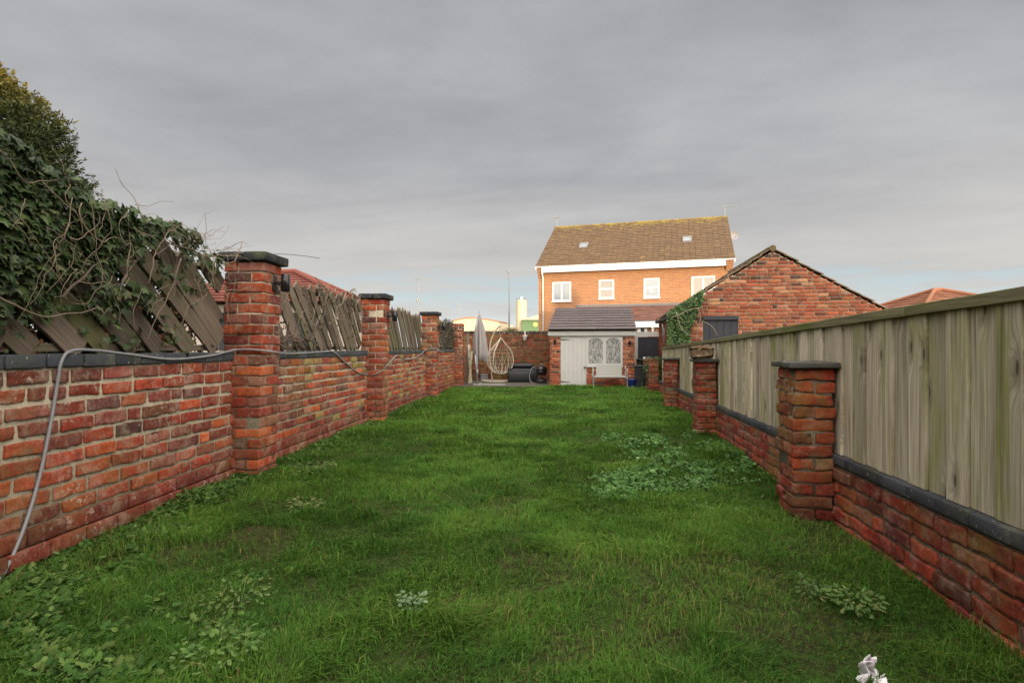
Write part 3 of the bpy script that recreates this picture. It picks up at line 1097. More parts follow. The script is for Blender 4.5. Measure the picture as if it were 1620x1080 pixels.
def wall_pt(Y, z, out):
    return np.array([xl(Y), Y, z]) + LN * out


# ---- ivy on the first screen
iv = thing('ivy', 'dense dark ivy heaped over the slat screen on the left wall', 'ivy', tuple(wall_pt(3.4, 1.02, -0.05)))
mb = MB()
n = 30000
Y = rng.uniform(0.5, 4.62, n)
z = rng.uniform(1.02, 2.12, n)
q = np.stack([Y, z, np.zeros(n)], 1)
top = 1.90 + 0.07 * vnoise(q * [1, 0, 0], 2.6, 5) + 0.04 * vnoise(q * [1, 0, 0], 8, 6) - 0.14 * np.clip((Y - 3.9) / 0.6, 0, 1) + 0.05 * (Y < 3.0)
zc = 1.34 + 0.52 * np.clip((Y - 3.05) / 0.85, 0, 1) + 0.16 * vnoise(q, 3.0, 8)
prob = np.where(z > zc, 1.0, np.clip(0.9 - (zc - z) * 3.0, 0.05, 1) * np.clip(0.25 + 1.2 * vnoise(q, 4.5, 9), 0.02, 0.8))
keep = (z < top) & (rng.uniform(0, 1, n) < prob)
Y, z = Y[keep], z[keep]
n = len(Y)
thick = (1 - 0.6 * np.clip((Y - 3.7) / 0.8, 0, 1)) * (0.10 + 0.16 * np.clip((z - 1.35) / 0.5, 0, 1) + 0.06 * vnoise(np.stack([Y, z, z * 0], 1), 5, 12))
out = -0.11 + thick * (1 - 0.55 * rng.uniform(0, 1, n) ** 2)
back = rng.uniform(0, 1, n) < 0.22
out[back] = -0.16 - 0.25 * rng.uniform(0, 1, back.sum())
C = np.stack([xl(Y), Y, z], 1) + LN * out[:, None]
Nn = LN * 0.9 + np.array([0, 0, 0.45]) + rng.normal(0, 0.42, (n, 3))
T = np.array([0, 0, -1.0]) + rng.normal(0, 0.5, (n, 3))
pal = np.array([(0.036, 0.062, 0.018), (0.052, 0.082, 0.025), (0.024, 0.043, 0.014), (0.078, 0.105, 0.036), (0.12, 0.13, 0.06)])
col = pal[rng.choice(5, n, p=[.32, .28, .22, .12, .06])] * np.exp(rng.normal(0, 0.22, (n, 1)))
leaves(mb, C, Nn, T, np.clip(0.044 * np.exp(rng.normal(0, .33, n)), .018, .068), col, IVY)
# growth on the neighbour's side of the slats
k = 5200
Y2, z2 = rng.uniform(0.8, 4.45, k), rng.uniform(0.95, 1.8, k)
leaves(mb, np.stack([xl(Y2), Y2, z2], 1) - LN * rng.uniform(.17, .6, k)[:, None], LN + rng.normal(0, .6, (k, 3)), np.array([0, 0, -1.]) + rng.normal(0, .6, (k, 3)),
       rng.uniform(0.04, 0.075, k), pal[rng.choice(5, k, p=[.3, .2, .4, .07, .03])] * np.exp(rng.normal(0, .25, (k, 1))), IVY)
# dry leaves low down
k = 600
Y2, z2 = rng.uniform(2.0, 4.6, k), 1.03 + np.abs(rng.normal(0, 0.18, k))
leaves(mb, np.stack([xl(Y2), Y2, z2], 1) + LN * (-0.14 + rng.uniform(-.05, .05, k))[:, None], LN + rng.normal(0, .6, (k, 3)), rng.normal(0, 1, (k, 3)),
       rng.uniform(0.03, 0.05, k), np.array([(0.16, 0.075, 0.04)]) * np.exp(rng.normal(0, .35, (k, 1))), IVY)
mb.build('foliage', M['ivy'], iv)
mb = MB()
for i in range(70):
    Y0 = rng.uniform(2.2, 4.5)
    z0 = rng.uniform(1.35, 1.9)
    o_ = 0.10 + rng.uniform(0, 0.07) + 0.04 * (z0 > 1.5)
    twig(mb, wall_pt(Y0, z0, o_), (rng.normal(0, .25), rng.normal(0.15, .7), rng.normal(-0.7, .6)), rng.uniform(.15, .55), rng.uniform(.0014, .0036), -0.45, 1.05, (0.24, 0.17, 0.125), keep=LN, zmax=2.1)
for i in range(16):
    Y0 = rng.uniform(2.3, 4.3)
    twig(mb, wall_pt(Y0, rng.uniform(1.2, 1.7), 0.07), (0, rng.normal(0, .5), rng.choice([-1, 1])), rng.uniform(.4, .9), rng.uniform(.005, .009), 0, .6, (0.17, 0.125, 0.095), keep=LN, zmax=1.95)
for i in range(26):
    Y0 = rng.uniform(3.8, 4.55)
    twig(mb, wall_pt(Y0, rng.uniform(1.7, 1.86), 0.05), (rng.normal(.3, .4), rng.normal(0.3, .5), rng.normal(.1, .5)), rng.uniform(.15, .45), rng.uniform(.0012, .0025), -0.3, 0.8)
for i in range(16):
    Y0 = rng.uniform(2.6, 4.5)
    twig(mb, wall_pt(Y0, 1.88, -0.02), (rng.normal(0, .4), rng.normal(0.2, .6), .7), rng.uniform(.05, .14), rng.uniform(.0012, .0022), -0.2, 0.6)
mb.build('stems', M['twig'], iv, smooth=True)

bv = thing('bare_vine', 'tangle of leafless woody vine woven through the second slat screen', 'vine', tuple(wall_pt(6.4, 1.02, -0.05)))
mb = MB()
for i in range(45):
    Y0 = rng.uniform(5.1, 8.0)
    z0 = rng.uniform(1.15, 1.78)
    twig(mb, wall_pt(Y0, z0, rng.uniform(-0.06, 0.02)), (rng.normal(0, .15), rng.normal(0, .9), rng.normal(-.1, .8)), rng.uniform(.2, .6), rng.uniform(.002, .006), -0.2, 1.1,
         (0.22, 0.17, 0.13), keep=LN, zmax=1.80)
for i in range(38):
    Y0 = rng.uniform(6.2, 7.9)
    twig(mb, wall_pt(Y0, 1.74 + rng.uniform(-.03, .06), rng.uniform(-.1, .03)), (0, rng.normal(0, 1), rng.normal(0, .3)), rng.uniform(.2, .6), rng.uniform(.003, .008), -0.3, 1.2, (0.20, 0.16, 0.12), keep=LN, zmax=1.86)
for i in range(25):
    Y0 = rng.uniform(5.3, 6.2)
    twig(mb, wall_pt(Y0, 1.06 + rng.uniform(0, .12), rng.uniform(-.08, .03)), (0, 1, rng.normal(0, .3)), rng.uniform(.25, .5), rng.uniform(.004, .011), 0, 0.8, (0.12, 0.08, 0.06), keep=LN)
mb.build('stems', M['twig'], bv, smooth=True)
mb = MB()
k = 260
Y2, z2 = rng.uniform(5.0, 8.0, k), rng.uniform(1.03, 1.75, k)
leaves(mb, np.stack([xl(Y2), Y2, z2], 1) + LN * rng.uniform(-.12, .0, k)[:, None], LN + rng.normal(0, .6, (k, 3)), rng.normal(0, 1, (k, 3)),
       rng.uniform(0.025, 0.045, k), np.array([(0.13, 0.09, 0.06)]) * np.exp(rng.normal(0, .35, (k, 1))), IVY)
mb.build('dead_leaves', M['ivy'], bv)

bv = thing('dry_vine_bundle', 'bushy bundle of dry vine climbing the last slat screen', 'vine', tuple(wall_pt(14.9, 1.02, -0.02)))
mb = MB()
for i in range(90):
    Y0 = rng.uniform(14.0, 15.8)
    twig(mb, wall_pt(Y0, rng.uniform(1.05, 1.75), rng.uniform(-.05, .06)), (rng.normal(0, .2), rng.normal(0, .6), rng.normal(.4, .7)), rng.uniform(.2, .6), rng.uniform(.003, .008), -.2, 1.1, (0.10, 0.08, 0.06), keep=LN, zmax=1.9)
mb.build('stems', M['twig'], bv, smooth=True)
mb = MB()
k = 500
Y2, z2 = rng.uniform(13.9, 15.85, k), rng.uniform(1.03, 1.8, k)
leaves(mb, np.stack([xl(Y2), Y2, z2], 1) + LN * rng.uniform(-.08, .08, k)[:, None], LN + rng.normal(0, .6, (k, 3)), rng.normal(0, 1, (k, 3)),
       rng.uniform(0.03, 0.05, k), np.array([(0.035, 0.045, 0.02)]) * np.exp(rng.normal(0, .35, (k, 1))), IVY)
mb.build('foliage', M['ivy'], bv)

# ---- grey cable draped along the left wall
p1c = np.array([xl(4.61), 4.61, 0]) + LN * 0.26


def wl(px, py, out=0.012):
    """point on the wall face from its place in the photograph"""
    s = (px - HX) / FPX
    Y = (-2.27 - LSL * 4.61 + out) / (s - LSL)
    return np.array([xl(Y) + out, Y, EYE + (HY - py) * Y / FPX])


pts = [wl(-60, 985, .03), wl(0, 915, .025), wl(36, 840, .02), wl(62, 755), wl(80, 670), wl(90, 610), wl(97, 572, .02), wl(112, 555, .02), wl(150, 554), wl(210, 561), wl(272, 568, .02),
       wl(330, 563, .02), wl(360, 556, .02), P(374, 553, 4.585), P(400, 553, 4.585), P(430, 556, 4.62), P(448, 558.5, 4.95), wl(470, 559, .03), wl(515, 556, .02), wl(528, 557, .02), wl(545, 572), wl(565, 588), wl(582, 593),
       P(592, 592, 8.06), P(604, 586, 8.06), P(614, 576, 8.07), P(626, 563, 8.3), wl(632, 563, .02), wl(640, 568), wl(653, 567), wl(666, 560, .02), wl(672, 554, .02), P(678, 552.5, 12.06), P(690, 552, 12.07), P(697, 556, 12.3), wl(703, 556, .02)]
mb = MB()
tube(mb, spline(pts, 6), 0.0085, 8)
tag(mb.build('cable', M['grey'], smooth=True, loc=tuple(pts[0] * [1, 1, 0])), 'grey cable looping along the top of the left brick wall', 'cable')


# ---- outdoor wall lamps on the piers
def wall_lamp(Yp, z, label):
    c_ = np.array([xl(Yp), Yp, 0]) + LN * (0.22 + 0.03 * z / 1.8) + LD * 0.2 + ZUP * z
    root = thing('wall_lamp', label, 'lamp', tuple(c_), group='black wall lamps on the left piers')
    mb = MB()
    fr = (c_, LD, LN, ZUP)
    rbox(mb, (0, 0.008, 0), (0.035, 0.010, 0.065), fr, 0.004)
    rbox(mb, (0, 0.045, 0), (0.012, 0.04, 0.012), fr, 0.003)
    mb.build('bracket', M['black'], root, smooth=True)
    mb = MB()
    lathe(mb, [(0.030, -0.075), (0.036, -0.07), (0.036, 0.07), (0.030, 0.075)], tuple(c_ + LN * 0.105), 20)
    mb.build('lamp_body', M['blackgloss'], root, smooth=True)


wall_lamp(4.61, 1.60, 'black cylinder wall lamp on the tall near pier')
wall_lamp(8.1, 1.52, 'black cylinder wall lamp on the pier beyond the bare vine')
wall_lamp(12.1, 1.52, 'small black wall lamp on the pier between the two far screens')
mb = MB()
tube(mb, spline([wall_pt(4.75, 1.82, 0.2), wall_pt(4.9, 1.86, 0.24), wall_pt(5.1, 1.88, 0.34), wall_pt(5.3, 1.885, 0.45)], 5), 0.0025, 6)
tag(mb.build('wire', M['black'], loc=tuple(wall_pt(4.75, 1.82, 0.2))), 'thin stray black wire curling off the first pier cap', 'wire')

# ================================================================== RIGHT WALL AND FENCE
rw = thing('low_wall', 'low damp red brick wall with short capped piers under the board fence', 'wall', (xr(3.4), 3.4, 0))
oR = np.array([xr(0), 0, 0])
kR = 1 / RD[1]


def rc(Y):
    return 0.43 - 0.012 * (Y - 1.9)           # coping top on the right


RDd = RD + ZUP * (-0.012)
mb = MB()
RFR = (oR, RDd, RN, ZUP)
# courses follow the slight fall of the wall; start a course below ground
for y0, y1, det in ((0.4, 5.0, (6, 3, 1)), (5.0, 8.0, (3, 1, 1)), (8.0, 14.0, (1, 1, 1))):
    brick_face(mb, RFR, (y1 - y0) * kR, -0.092, 6, 0.0785, DEEP, DEEP_W, det, u0=y0 * kR, L=0.235, joint=0.014, amp=0.005, warp=0.006, r=0.005, jit_out=0.006, seed=40 + int(y0), header=0.3, tilt=0.012)
box(mb, (0.4, -0.2, -0.2), (14.2, -0.0145, 0.380), 1, frame=RFR)
mb.build('brickwork', [M['brick_alg'], M['mortar_dark']], rw, smooth=True)
mb = MB()
C, H = [], []
u = 0.4
while u < 14:
    bl = 0.225
    C.append((u + bl / 2, -0.08, 0.4235))
    H.append((bl / 2 - 0.0025, 0.092 + random.gauss(0, 0.001), 0.027))
    u += bl
add_blocks(mb, C, H, np.array([(0.060, 0.063, 0.072)]) * np.exp(rng.normal(0, 0.15, (len(C), 1))), RFR, 0.004, 0.001, 0.001, (2, 1, 2))
mb.build('coping', [M['blue']], rw, smooth=True)
RP = [(0.1, -.08), (3.43, -0.084), (6.9, -0.13), (10.3, -0.17), (13.6, -0.20)]
for i, (Yp, dzc) in enumerate(RP):
    o = np.array([xr(Yp), Yp, 0]) + RN * 0.235
    fr = (o, -RN, -RD, ZUP + RN * 0.004)
    ht = EYE + dzc - 0.035
    det = (4, 2, 3) if i == 1 else ((3, 1, 2) if i == 2 else (1, 1, 2))
    mb = MB()
    brick_pier(mb, fr, 0.24, 0.34, -0.08, 13, (ht + 0.08) / 13, DEEP, DEEP_W, det, seed=50 + i, jit=0.009, amp=0.007, warp=0.006)
    pier = mb.build('pier', [M['brick_alg'], M['mortar_dark']], rw, smooth=True)
    if i < 4:
        mb = MB()
        rbox(mb, (0.115, -0.165, ht + 0.018), (0.145, 0.20, 0.017), fr, 0.005, col=(0.085, 0.083, 0.075), amp=0.003, warp=0.004, det=(6, 1, 6))
        mb.build('pier_cap', [M['blue']], pier, smooth=True)

tf = thing('board_fence', 'weathered vertical board fence with mossy capping rail above the right wall', 'fence', (xr(5), 5, 0))
mb = MB()
u = 0.35
UVW = []
A_, B_, F_ = box_template(2, 3, 2)
FFR = (oR - RN * 0.03, RDd, RN, ZUP)
j = 0
FT = 1.245 - 0.0157 * 0 + 0.03
while u < 13.2:
    bw = 0.150 * random.uniform(0.93, 1.05)
    zt = 1.250 - 0.0045 * u
    cz, hz = (0.452 + zt) / 2, (zt - 0.452) / 2
    c_ = (u + bw / 2, -0.012 + (0.010 if j % 2 else 0) + random.gauss(0, 0.0015), cz)
    h_ = (bw / 2 - 0.0045, 0.010, hz)
    tone = (random.uniform(0.62, 1.22), random.random(), np.clip(random.gauss(0.62, 0.4), 0, 1))
    add_blocks(mb, [c_], [h_], [tone], FFR, 0.003, 0, 0, (2, 3, 2))
    Pl = A_ * np.array(h_) + B_ * 0.003
    UVW.append(Pl + np.array([0, 0, 0]))
    # second layer of boards added behind; its darker tone paints shade into the gaps
    add_blocks(mb, [(u + bw, -0.040, cz)], [(0.05, 0.009, hz - 0.01)], [(tone[0] * 0.6, tone[1], tone[2])], FFR, 0.003, 0, 0, (2, 3, 2))
    UVW.append(A_ * np.array((0.05, 0.009, hz)) + B_ * 0.003)
    u += bw
    j += 1
o = mb.build('boards', M['fence'], tf)
set_uvw(o, np.concatenate(UVW))
mb = MB()
C, H, TN = [], [], []
u = 0.3
while u < 13.3:
    L_ = min(2.4, 13.3 - u)
    zt = 1.250 - 0.0045 * (u + L_ / 2)
    C.append((u + L_ / 2, -0.005, zt + 0.018))
    H.append((L_ / 2 - 0.001, 0.032, 0.024))
    TN.append((random.uniform(0.85, 1.15), random.random(), random.uniform(0.6, 1)))
    u += L_
fr2 = (FFR[0], RDd + ZUP * (-0.0045), RN, ZUP)
C = [(a, b, c_ + 0.0045 * a) for a, b, c_ in C]
add_blocks(mb, C, H, TN, fr2, 0.004, 0.002, 0.001, (8, 1, 2))
o = mb.build('capping_rail', M['cap'], tf)
set_uvw(o, None, (0, 1, 0))
for z_ in (0.6, 1.12):
    mb = MB()
    rbox(mb, (6.8, -0.076, z_), (6.4, 0.025, 0.03), FFR, 0.003, col=(0.8, 0.4, 0.3))
    set_uvw(mb.build('back_rail', M['fence'], tf), None, (0, 1, 0))

# lump of old brickwork left on the second right pier
mb = MB()
lp = P(1110, 557, 6.95)
rbox(mb, (0, 0, 0), (0.13, 0.10, 0.075), (lp + ZUP * 0.0, np.array([1, -.15, 0.03]), np.array([-.15, -1, 0]), np.array([-.05, 0, 1])), 0.03, col=(0.10, 0.052, 0.038), amp=0.008, warp=0.012, det=(7, 5, 6))
tag(mb.build('stone_lump', M['brick'], smooth=True, loc=tuple(lp - ZUP * .075)), 'dark brown lump of old masonry resting on a right pier cap', 'stone')

# ================================================================== FAR END OF THE GARDEN
ew = thing('back_wall', 'mossy red brick wall closing the patio behind the hanging chair', 'wall', (0, 18.3, 0))
mb = MB()
fr = (np.array([-1.7, 18.3, 0]), np.array([1.0, 0, 0]), np.array([0, -1.0, 0]), ZUP)
MOSSY = np.array([(0.22, 0.050, 0.024), (0.18, 0.042, 0.022), (0.16, 0.066, 0.028), (0.11, 0.042, 0.020), (0.15, 0.078, 0.034)])
brick_face(mb, fr, 3.4, 0.0, 18, 0.085, MOSSY, np.array([3, 3, 2, 2, 1.]), (1, 1, 1), joint=0.014)
box(mb, (0, -0.22, -.1), (3.4, -0.013, 1.525), 1, frame=fr)
mb.build('brickwork', [M['brick_alg'], M['mortar_dark']], ew, smooth=True)
mb = MB()
C = [(0.05 + 0.113 * i, -0.11, 1.565) for i in range(30)]
add_blocks(mb, C, np.tile([(0.052, 0.12, 0.045)], (30, 1)), np.array([(0.05, 0.045, 0.04)]) * np.exp(rng.normal(0, .25, (30, 1))), fr, 0.008, 0.004, 0.003, (1, 1, 2))
mb.build('coping', [M['brick_alg']], ew, smooth=True)
mb = MB()
k = 500
C = np.stack([rng.normal(-0.02, .13, k), 18.35 + rng.normal(0, .06, k), 1.61 + np.abs(rng.normal(0, .05, k))], 1)
leaves(mb, C, np.array([0, -.4, 1.]) + rng.normal(0, .5, (k, 3)), rng.normal(0, 1, (k, 3)), rng.uniform(.02, .05, k), np.array([(0.13, 0.10, 0.03)]) * np.exp(rng.normal(0, .3, (k, 1))), LONG)
tag(mb.build('stonecrop', M['weed'], loc=(0, 18.35, 1.6)), 'brown green tuft of stonecrop on top of the back wall', 'plant')

# ---- cantilever parasol, closed
ub = gp(757, 610)
um = thing('parasol', 'closed grey cantilever parasol standing on a flat cross base', 'parasol', tuple(ub))
yu = ub[1]
mb = MB()
rbox(mb, (ub[0] + 0.30, yu, 0.035), (0.45, 0.04, 0.022), None, 0.004)
rbox(mb, (ub[0] + 0.05, yu, 0.040), (0.04, 0.42, 0.020), None, 0.004)
mb.build('base', M['steel'], um)
mb = MB()
tube(mb, [ub + [-0.04, 0, 0.03], P(754.5, 570, yu), P(753, 520, yu), P(755, 502, yu)], 0.026, 12)
mb.build('mast', M['steel'], um, smooth=True)
mb = MB()
tube(mb, [P(752, 562, yu - .03), P(753.5, 590, yu - .03)], 0.02, 8)
rbox(mb, tuple(P(755, 588, yu - .04)), (0.03, 0.03, 0.06), None, 0.005)
mb.build('crank', M['steel'], um, smooth=True)
# folded cloth: ruffled cone
mb = MB()
prof = [(495, .012, 757.2), (499, .035, 757.3), (507, .07, 757.4), (520, .115, 758), (535, .15, 758.6), (550, .175, 759.3), (560, .19, 760), (566, .185, 760), (571, .12, 760)]
ns = 48
V = []
for i, (py, rr_, cx) in enumerate(prof):
    c_ = P(cx + 1, py, yu + 0.26)
    for a in range(ns):
        an = 2 * math.pi * a / ns
        f = 1 + 0.28 * math.sin(an * 8 + 0.4 * i) * min(1, i / 3) + 0.08 * math.sin(an * 3 + i)
        dz_ = 0.05 * math.sin(an * 4 + 1) if i >= 7 else 0
        V.append((c_[0] + rr_ * f * math.cos(an), c_[1] + rr_ * f * math.sin(an), c_[2] + dz_))
Fq = [(i * ns + a, i * ns + (a + 1) % ns, (i + 1) * ns + (a + 1) % ns, (i + 1) * ns + a) for i in range(len(prof) - 1) for a in range(ns)]
Fq.append(tuple(range(ns - 1, -1, -1)))
mb.add(V, Fq)
mb.build('canopy', M['cloth'], um, smooth=True)
mb = MB()
tube(mb, [P(758, 499, yu + .26), P(758.2, 491, yu + .26)], [0.018, 0.008], 8)
mb.build('finial', M['grey'], um, smooth=True)

# ---- hanging egg chair
eb = gp(785, 604.5)
eb[2] = 0.02
ye = eb[1]
eg = thing('hanging_chair', 'cream wicker egg chair hanging from its curved stand', 'chair', tuple(eb))
mb = MB()
a = np.linspace(0, 2 * math.pi, 40)[:-1]
tube(mb, np.stack([eb[0] + 0.44 * np.cos(a), ye + 0.44 * np.sin(a), np.full(39, 0.045)], 1), 0.022, 8, closed=True)
mb.build('base_ring', M['cream'], eg, smooth=True)
mb = MB()
tube(mb, spline([P(779, 602, ye + .1), P(777, 585, ye + .15), P(774.5, 560, ye + .2), P(776, 542, ye + .2), P(781, 528, ye + .17), P(787, 519, ye + .1), P(792.5, 515, ye + .02)], 6), 0.023, 10)
mb.build('stand_pole', M['cream'], eg, smooth=True)
mb = MB()
tube(mb, [P(791, 516, ye), P(790.5, 525, ye), P(792, 534, ye)], 0.008, 6)
mb.build('chain', M['steel'], eg)
# basket: egg with its opening turned to the viewer's right
ctr = P(792, 563, ye)
hh = 28.5 / FPX * ye
axis = np.array([0.66, -0.74, 0.16])
axis /= np.linalg.norm(axis)
side = np.cross(axis, ZUP)
side /= np.linalg.norm(side)


def egg_r(s):
    """radius against height -1..1 (pointed at the top)"""
    return min(0.41 * math.sqrt(max(0, 1 - s * s)) * (1 - 0.30 * s), 0.50 * (1 - s))


upv = ZUP


def egg_pt(s, phi, k=1.0):
    r_ = egg_r(s) * k
    return ctr + ZUP * hh * s + (side * math.cos(phi) * 1.02 + np.array([axis[0], axis[1], 0]) * math.sin(phi) * 0.95) * r_


mb = MB()
ss = np.concatenate([np.linspace(-0.98, 0.98, 26), [1.0]])
rim = [egg_pt(s, R(20)) for s in ss] + [egg_pt(s, R(160)) for s in ss[::-1]]
tube(mb, rim, 0.017, 8, closed=True)
for ph in (195, 225, 255, 285, 315, 345):
    tube(mb, [egg_pt(s, R(ph)) for s in ss], 0.0095, 6)
mb.build('basket_frame', M['cream'], eg, smooth=True)
mb = MB()
for kk in range(11):
    for sg in (1, -1):
        for off in range(1):
            pts_ = []
            for i in range(24):
                s = -0.95 + 1.8 * i / 23
                ph = 170 + kk * 18 + sg * 28 * s + off * 6
                if 160 <= ph <= 380:
                    pts_.append(egg_pt(s, R(ph), 1.0))
            if len(pts_) > 3:
                tube(mb, pts_, 0.0048, 4)
for kk in range(7):
    s = -0.85 + kk * 0.2
    tube(mb, [egg_pt(s, R(160 + 220 * q / 16)) for q in range(17)], 0.005, 4)
mb.build('woven_shell', M['cream'], eg)

# ---- patio clutter
def planks():
    for i, (px, top, bot, lean, lab) in enumerate([(738, 528, 604, 3, 'long grey plank leaning in the corner behind the parasol'), (745, 545, 606, -3, 'pale timber lath propped upright beside the parasol mast'),
                                                   (742, 556, 606, 5, 'short weathered board leaning against the far left pier')]):
        mb = MB()
        Y_ = 16.9 - 0.15 * i
        a_, b_ = P(px, bot, Y_), P(px + lean, top, Y_ + 0.25)
        a_[2] = 0.03
        ax = b_ - a_
        ln = np.linalg.norm(ax)
        ax /= ln
        uu = np.cross(ax, np.array([0, 1.0, 0]))
        uu /= np.linalg.norm(uu)
        vv = np.cross(ax, uu)
        rbox(mb, (0, 0, ln / 2), (0.045 - 0.01 * i, 0.012, ln / 2), (a_, uu, -vv, ax), 0.003, col=(1.0, 0.3 * i, 0.4))
        o = mb.build('plank', M['fence'] if i else M['slat'], loc=tuple(a_))
        set_uvw(o)
        tag(o, lab, 'plank', 'timber leaning in the patio corner')


planks()
mb = MB()
c_ = gp(766, 603)
rbox(mb, (c_[0], c_[1] + .15, 0.12), (0.115, 0.10, 0.10), None, 0.012)
rbox(mb, (c_[0], c_[1] + .15, 0.225), (0.125, 0.11, 0.012), None, 0.004)
tag(mb.build('storage_box', M['grey'], loc=(c_[0], c_[1] + .15, 0.02)), 'small grey lidded box on the patio behind the parasol', 'box')

c_ = gp(828, 606)
sf = thing('garden_sofa', 'black rattan sofa against the back wall', 'sofa', (c_[0], c_[1] + .4, 0.02))
mb = MB()
x0, x1 = P(803, 600, c_[1])[0], P(851, 600, c_[1])[0]
rbox(mb, ((x0 + x1) / 2, c_[1] + .45, 0.19), ((x1 - x0) / 2, 0.36, 0.16), None, 0.04)
mb.build('base', M['black'], sf, smooth=True)
mb = MB()
rbox(mb, ((x0 + x1) / 2 + 0.02, c_[1] + .72, 0.42), ((x1 - x0) / 2 - 0.10, 0.11, 0.17), None, 0.09, det=(3, 3, 3))
mb.build('backrest', M['black'], sf, smooth=True)
mb = MB()
rbox(mb, ((x0 + x1) / 2, c_[1] + .40, 0.365), ((x1 - x0) / 2 - 0.05, 0.28, 0.035), None, 0.03)
mb.build('cushion', M['darkwood'], sf, smooth=True)
for xx in (x0 + .06, x1 - .06):
    mb = MB()
    rbox(mb, (xx, c_[1] + .45, 0.34), (0.055, 0.34, 0.13), None, 0.04)
    mb.build('armrest', M['black'], sf, smooth=True)

c_ = gp(857, 608)
bq = thing('kettle_barbecue', 'black kettle barbecue standing in the corner by the shed', 'barbecue', (c_[0], c_[1], 0.02))
mb = MB()
lathe(mb, [(0.05, .27), (0.13, .29), (0.155, .36), (0.16, .40)], (c_[0], c_[1] + .1, 0.0), 24)
mb.build('bowl', M['blackgloss'], bq, smooth=True)
mb = MB()
lathe(mb, [(0.165, .405), (0.16, .45), (0.12, .51), (0.05, .54), (0.02, .545)], (c_[0], c_[1] + .1, 0.0), 24)
lid = mb.build('lid', M['blackgloss'], bq, smooth=True)
mb = MB()
tube(mb, spline([(c_[0] - .05, c_[1] + .1, .54), (c_[0] - .03, c_[1] + .1, .585), (c_[0] + .03, c_[1] + .1, .585), (c_[0] + .05, c_[1] + .1, .54)], 4), 0.009, 6)
mb.build('handle', M['steel'], lid, smooth=True)
for k in range(3):
    an = R(90 + 120 * k)
    mb = MB()
    tube(mb, [(c_[0] + .09 * math.cos(an), c_[1] + .1 + .09 * math.sin(an), .30), (c_[0] + .17 * math.cos(an), c_[1] + .1 + .17 * math.sin(an), .02)], 0.012, 8)
    mb.build('leg', M['black'], bq, smooth=True)
mb = MB()
lathe(mb, [(0.14, .05), (0.15, .06), (0.15, .14), (0.10, .16)], (c_[0], c_[1] + .1, 0.0), 20)
mb.build('ash_pan', M['black'], bq, smooth=True)
mb = MB()
tube(mb, spline([P(846, 580, 17.0), P(841, 583, 17.0), P(838, 592, 17.0), P(838.5, 601, 17.0), P(844, 606.5, 16.9), P(850, 607, 16.7)], 5), 0.012, 8)
tag(mb.build('hose', M['grey'], smooth=True, loc=tuple(P(844, 606.5, 16.9))), 'pale grey hose curving between the sofa and the barbecue', 'hose')
# white bucket hung on the back wall
bc = P(830.5, 534, 18.15)
bk = thing('bucket', 'small white bucket hooked on the top of the back wall', 'bucket', tuple(bc - ZUP * .1))
mb = MB()
lathe(mb, [(0.048, -.09), (0.055, -.088), (0.075, .06), (0.080, .065), (0.080, .08), (0.070, .08), (0.060, 0.0)], tuple(bc), 20)
mb.build('pail', M['white'], bk, smooth=True)
mb = MB()
tube(mb, spline([bc + [0, 0, .07], bc + [0, -.01, .13], bc + [0, .03, .20], bc + [0, .12, .19]], 4), 0.012, 6)
mb.build('hook', M['white'], bk, smooth=True)

# ================================================================== BRICK SHED
SF = Frame(1.05, 15.75, R(-8.8))
sh = thing('shed', 'small brick garden shed with white door, window and dark tiled roof', 'shed', (SF.x, SF.y, 0), SF.rz)


def su(px):
    return SF.uz(px, 560)[0]


def sz(py, px=935):
    return SF.uz(px, py)[1]


UW = su(1004)
zE = sz(531)
U0, UD0, UD1, UWn = 0.0, su(887), su(926.5), su(985)
sill = sz(578.5)
LFR = (np.zeros(3), np.array([1.0, 0, 0]), np.array([0, -1.0, 0]), ZUP)
mb = MB()


def in_shed(z):
    sp = [(0.0, UD0 - .004), (UWn + .004, UW)]
    if z < sill - .02:
        sp.append((UD1 + .022, UWn))
    return sp


brick_face(mb, LFR, UW, 0, int(zE / 0.072), 0.072, ORANGE, ORANGE_W, (1, 1, 1), L=0.225, inside=in_shed, header=0.3)
for u_ in (UD0, UWn, UD1 + .02):
    pass
box(mb, (0, 0.01, -.05), (UD0, 0.2, zE), 1)
box(mb, (UWn, 0.01, -.05), (UW, 0.2, zE), 1)
box(mb, (UD1 + .01, 0.01, -.05), (UWn, 0.2, sill - .01), 1)
# side walls
RFRs = (np.array([UW, 0, 0]), np.array([0, 1.0, 0]), np.array([1.0, 0, 0]), ZUP)
brick_face(mb, RFRs, 3.6, 0, int(zE / 0.072), 0.072, ORANGE, ORANGE_W, (1, 1, 1), L=0.225)
box(mb, (UW - .2, 0.201, -.05), (UW - .012, 3.6, zE), 1)
LFRs = (np.array([0, 3.6, 0]), np.array([0, -1.0, 0]), np.array([-1.0, 0, 0]), ZUP)
brick_face(mb, LFRs, 3.6, 0, int(zE / 0.072), 0.072, ORANGE, ORANGE_W, (1, 1, 1), L=0.225)
box(mb, (0.012, 0.201, -.05), (0.2, 3.6, zE), 1)
mb.build('brick_wall', [M['brick_garage'], M['mortar_pale']], sh, smooth=True, local=True)
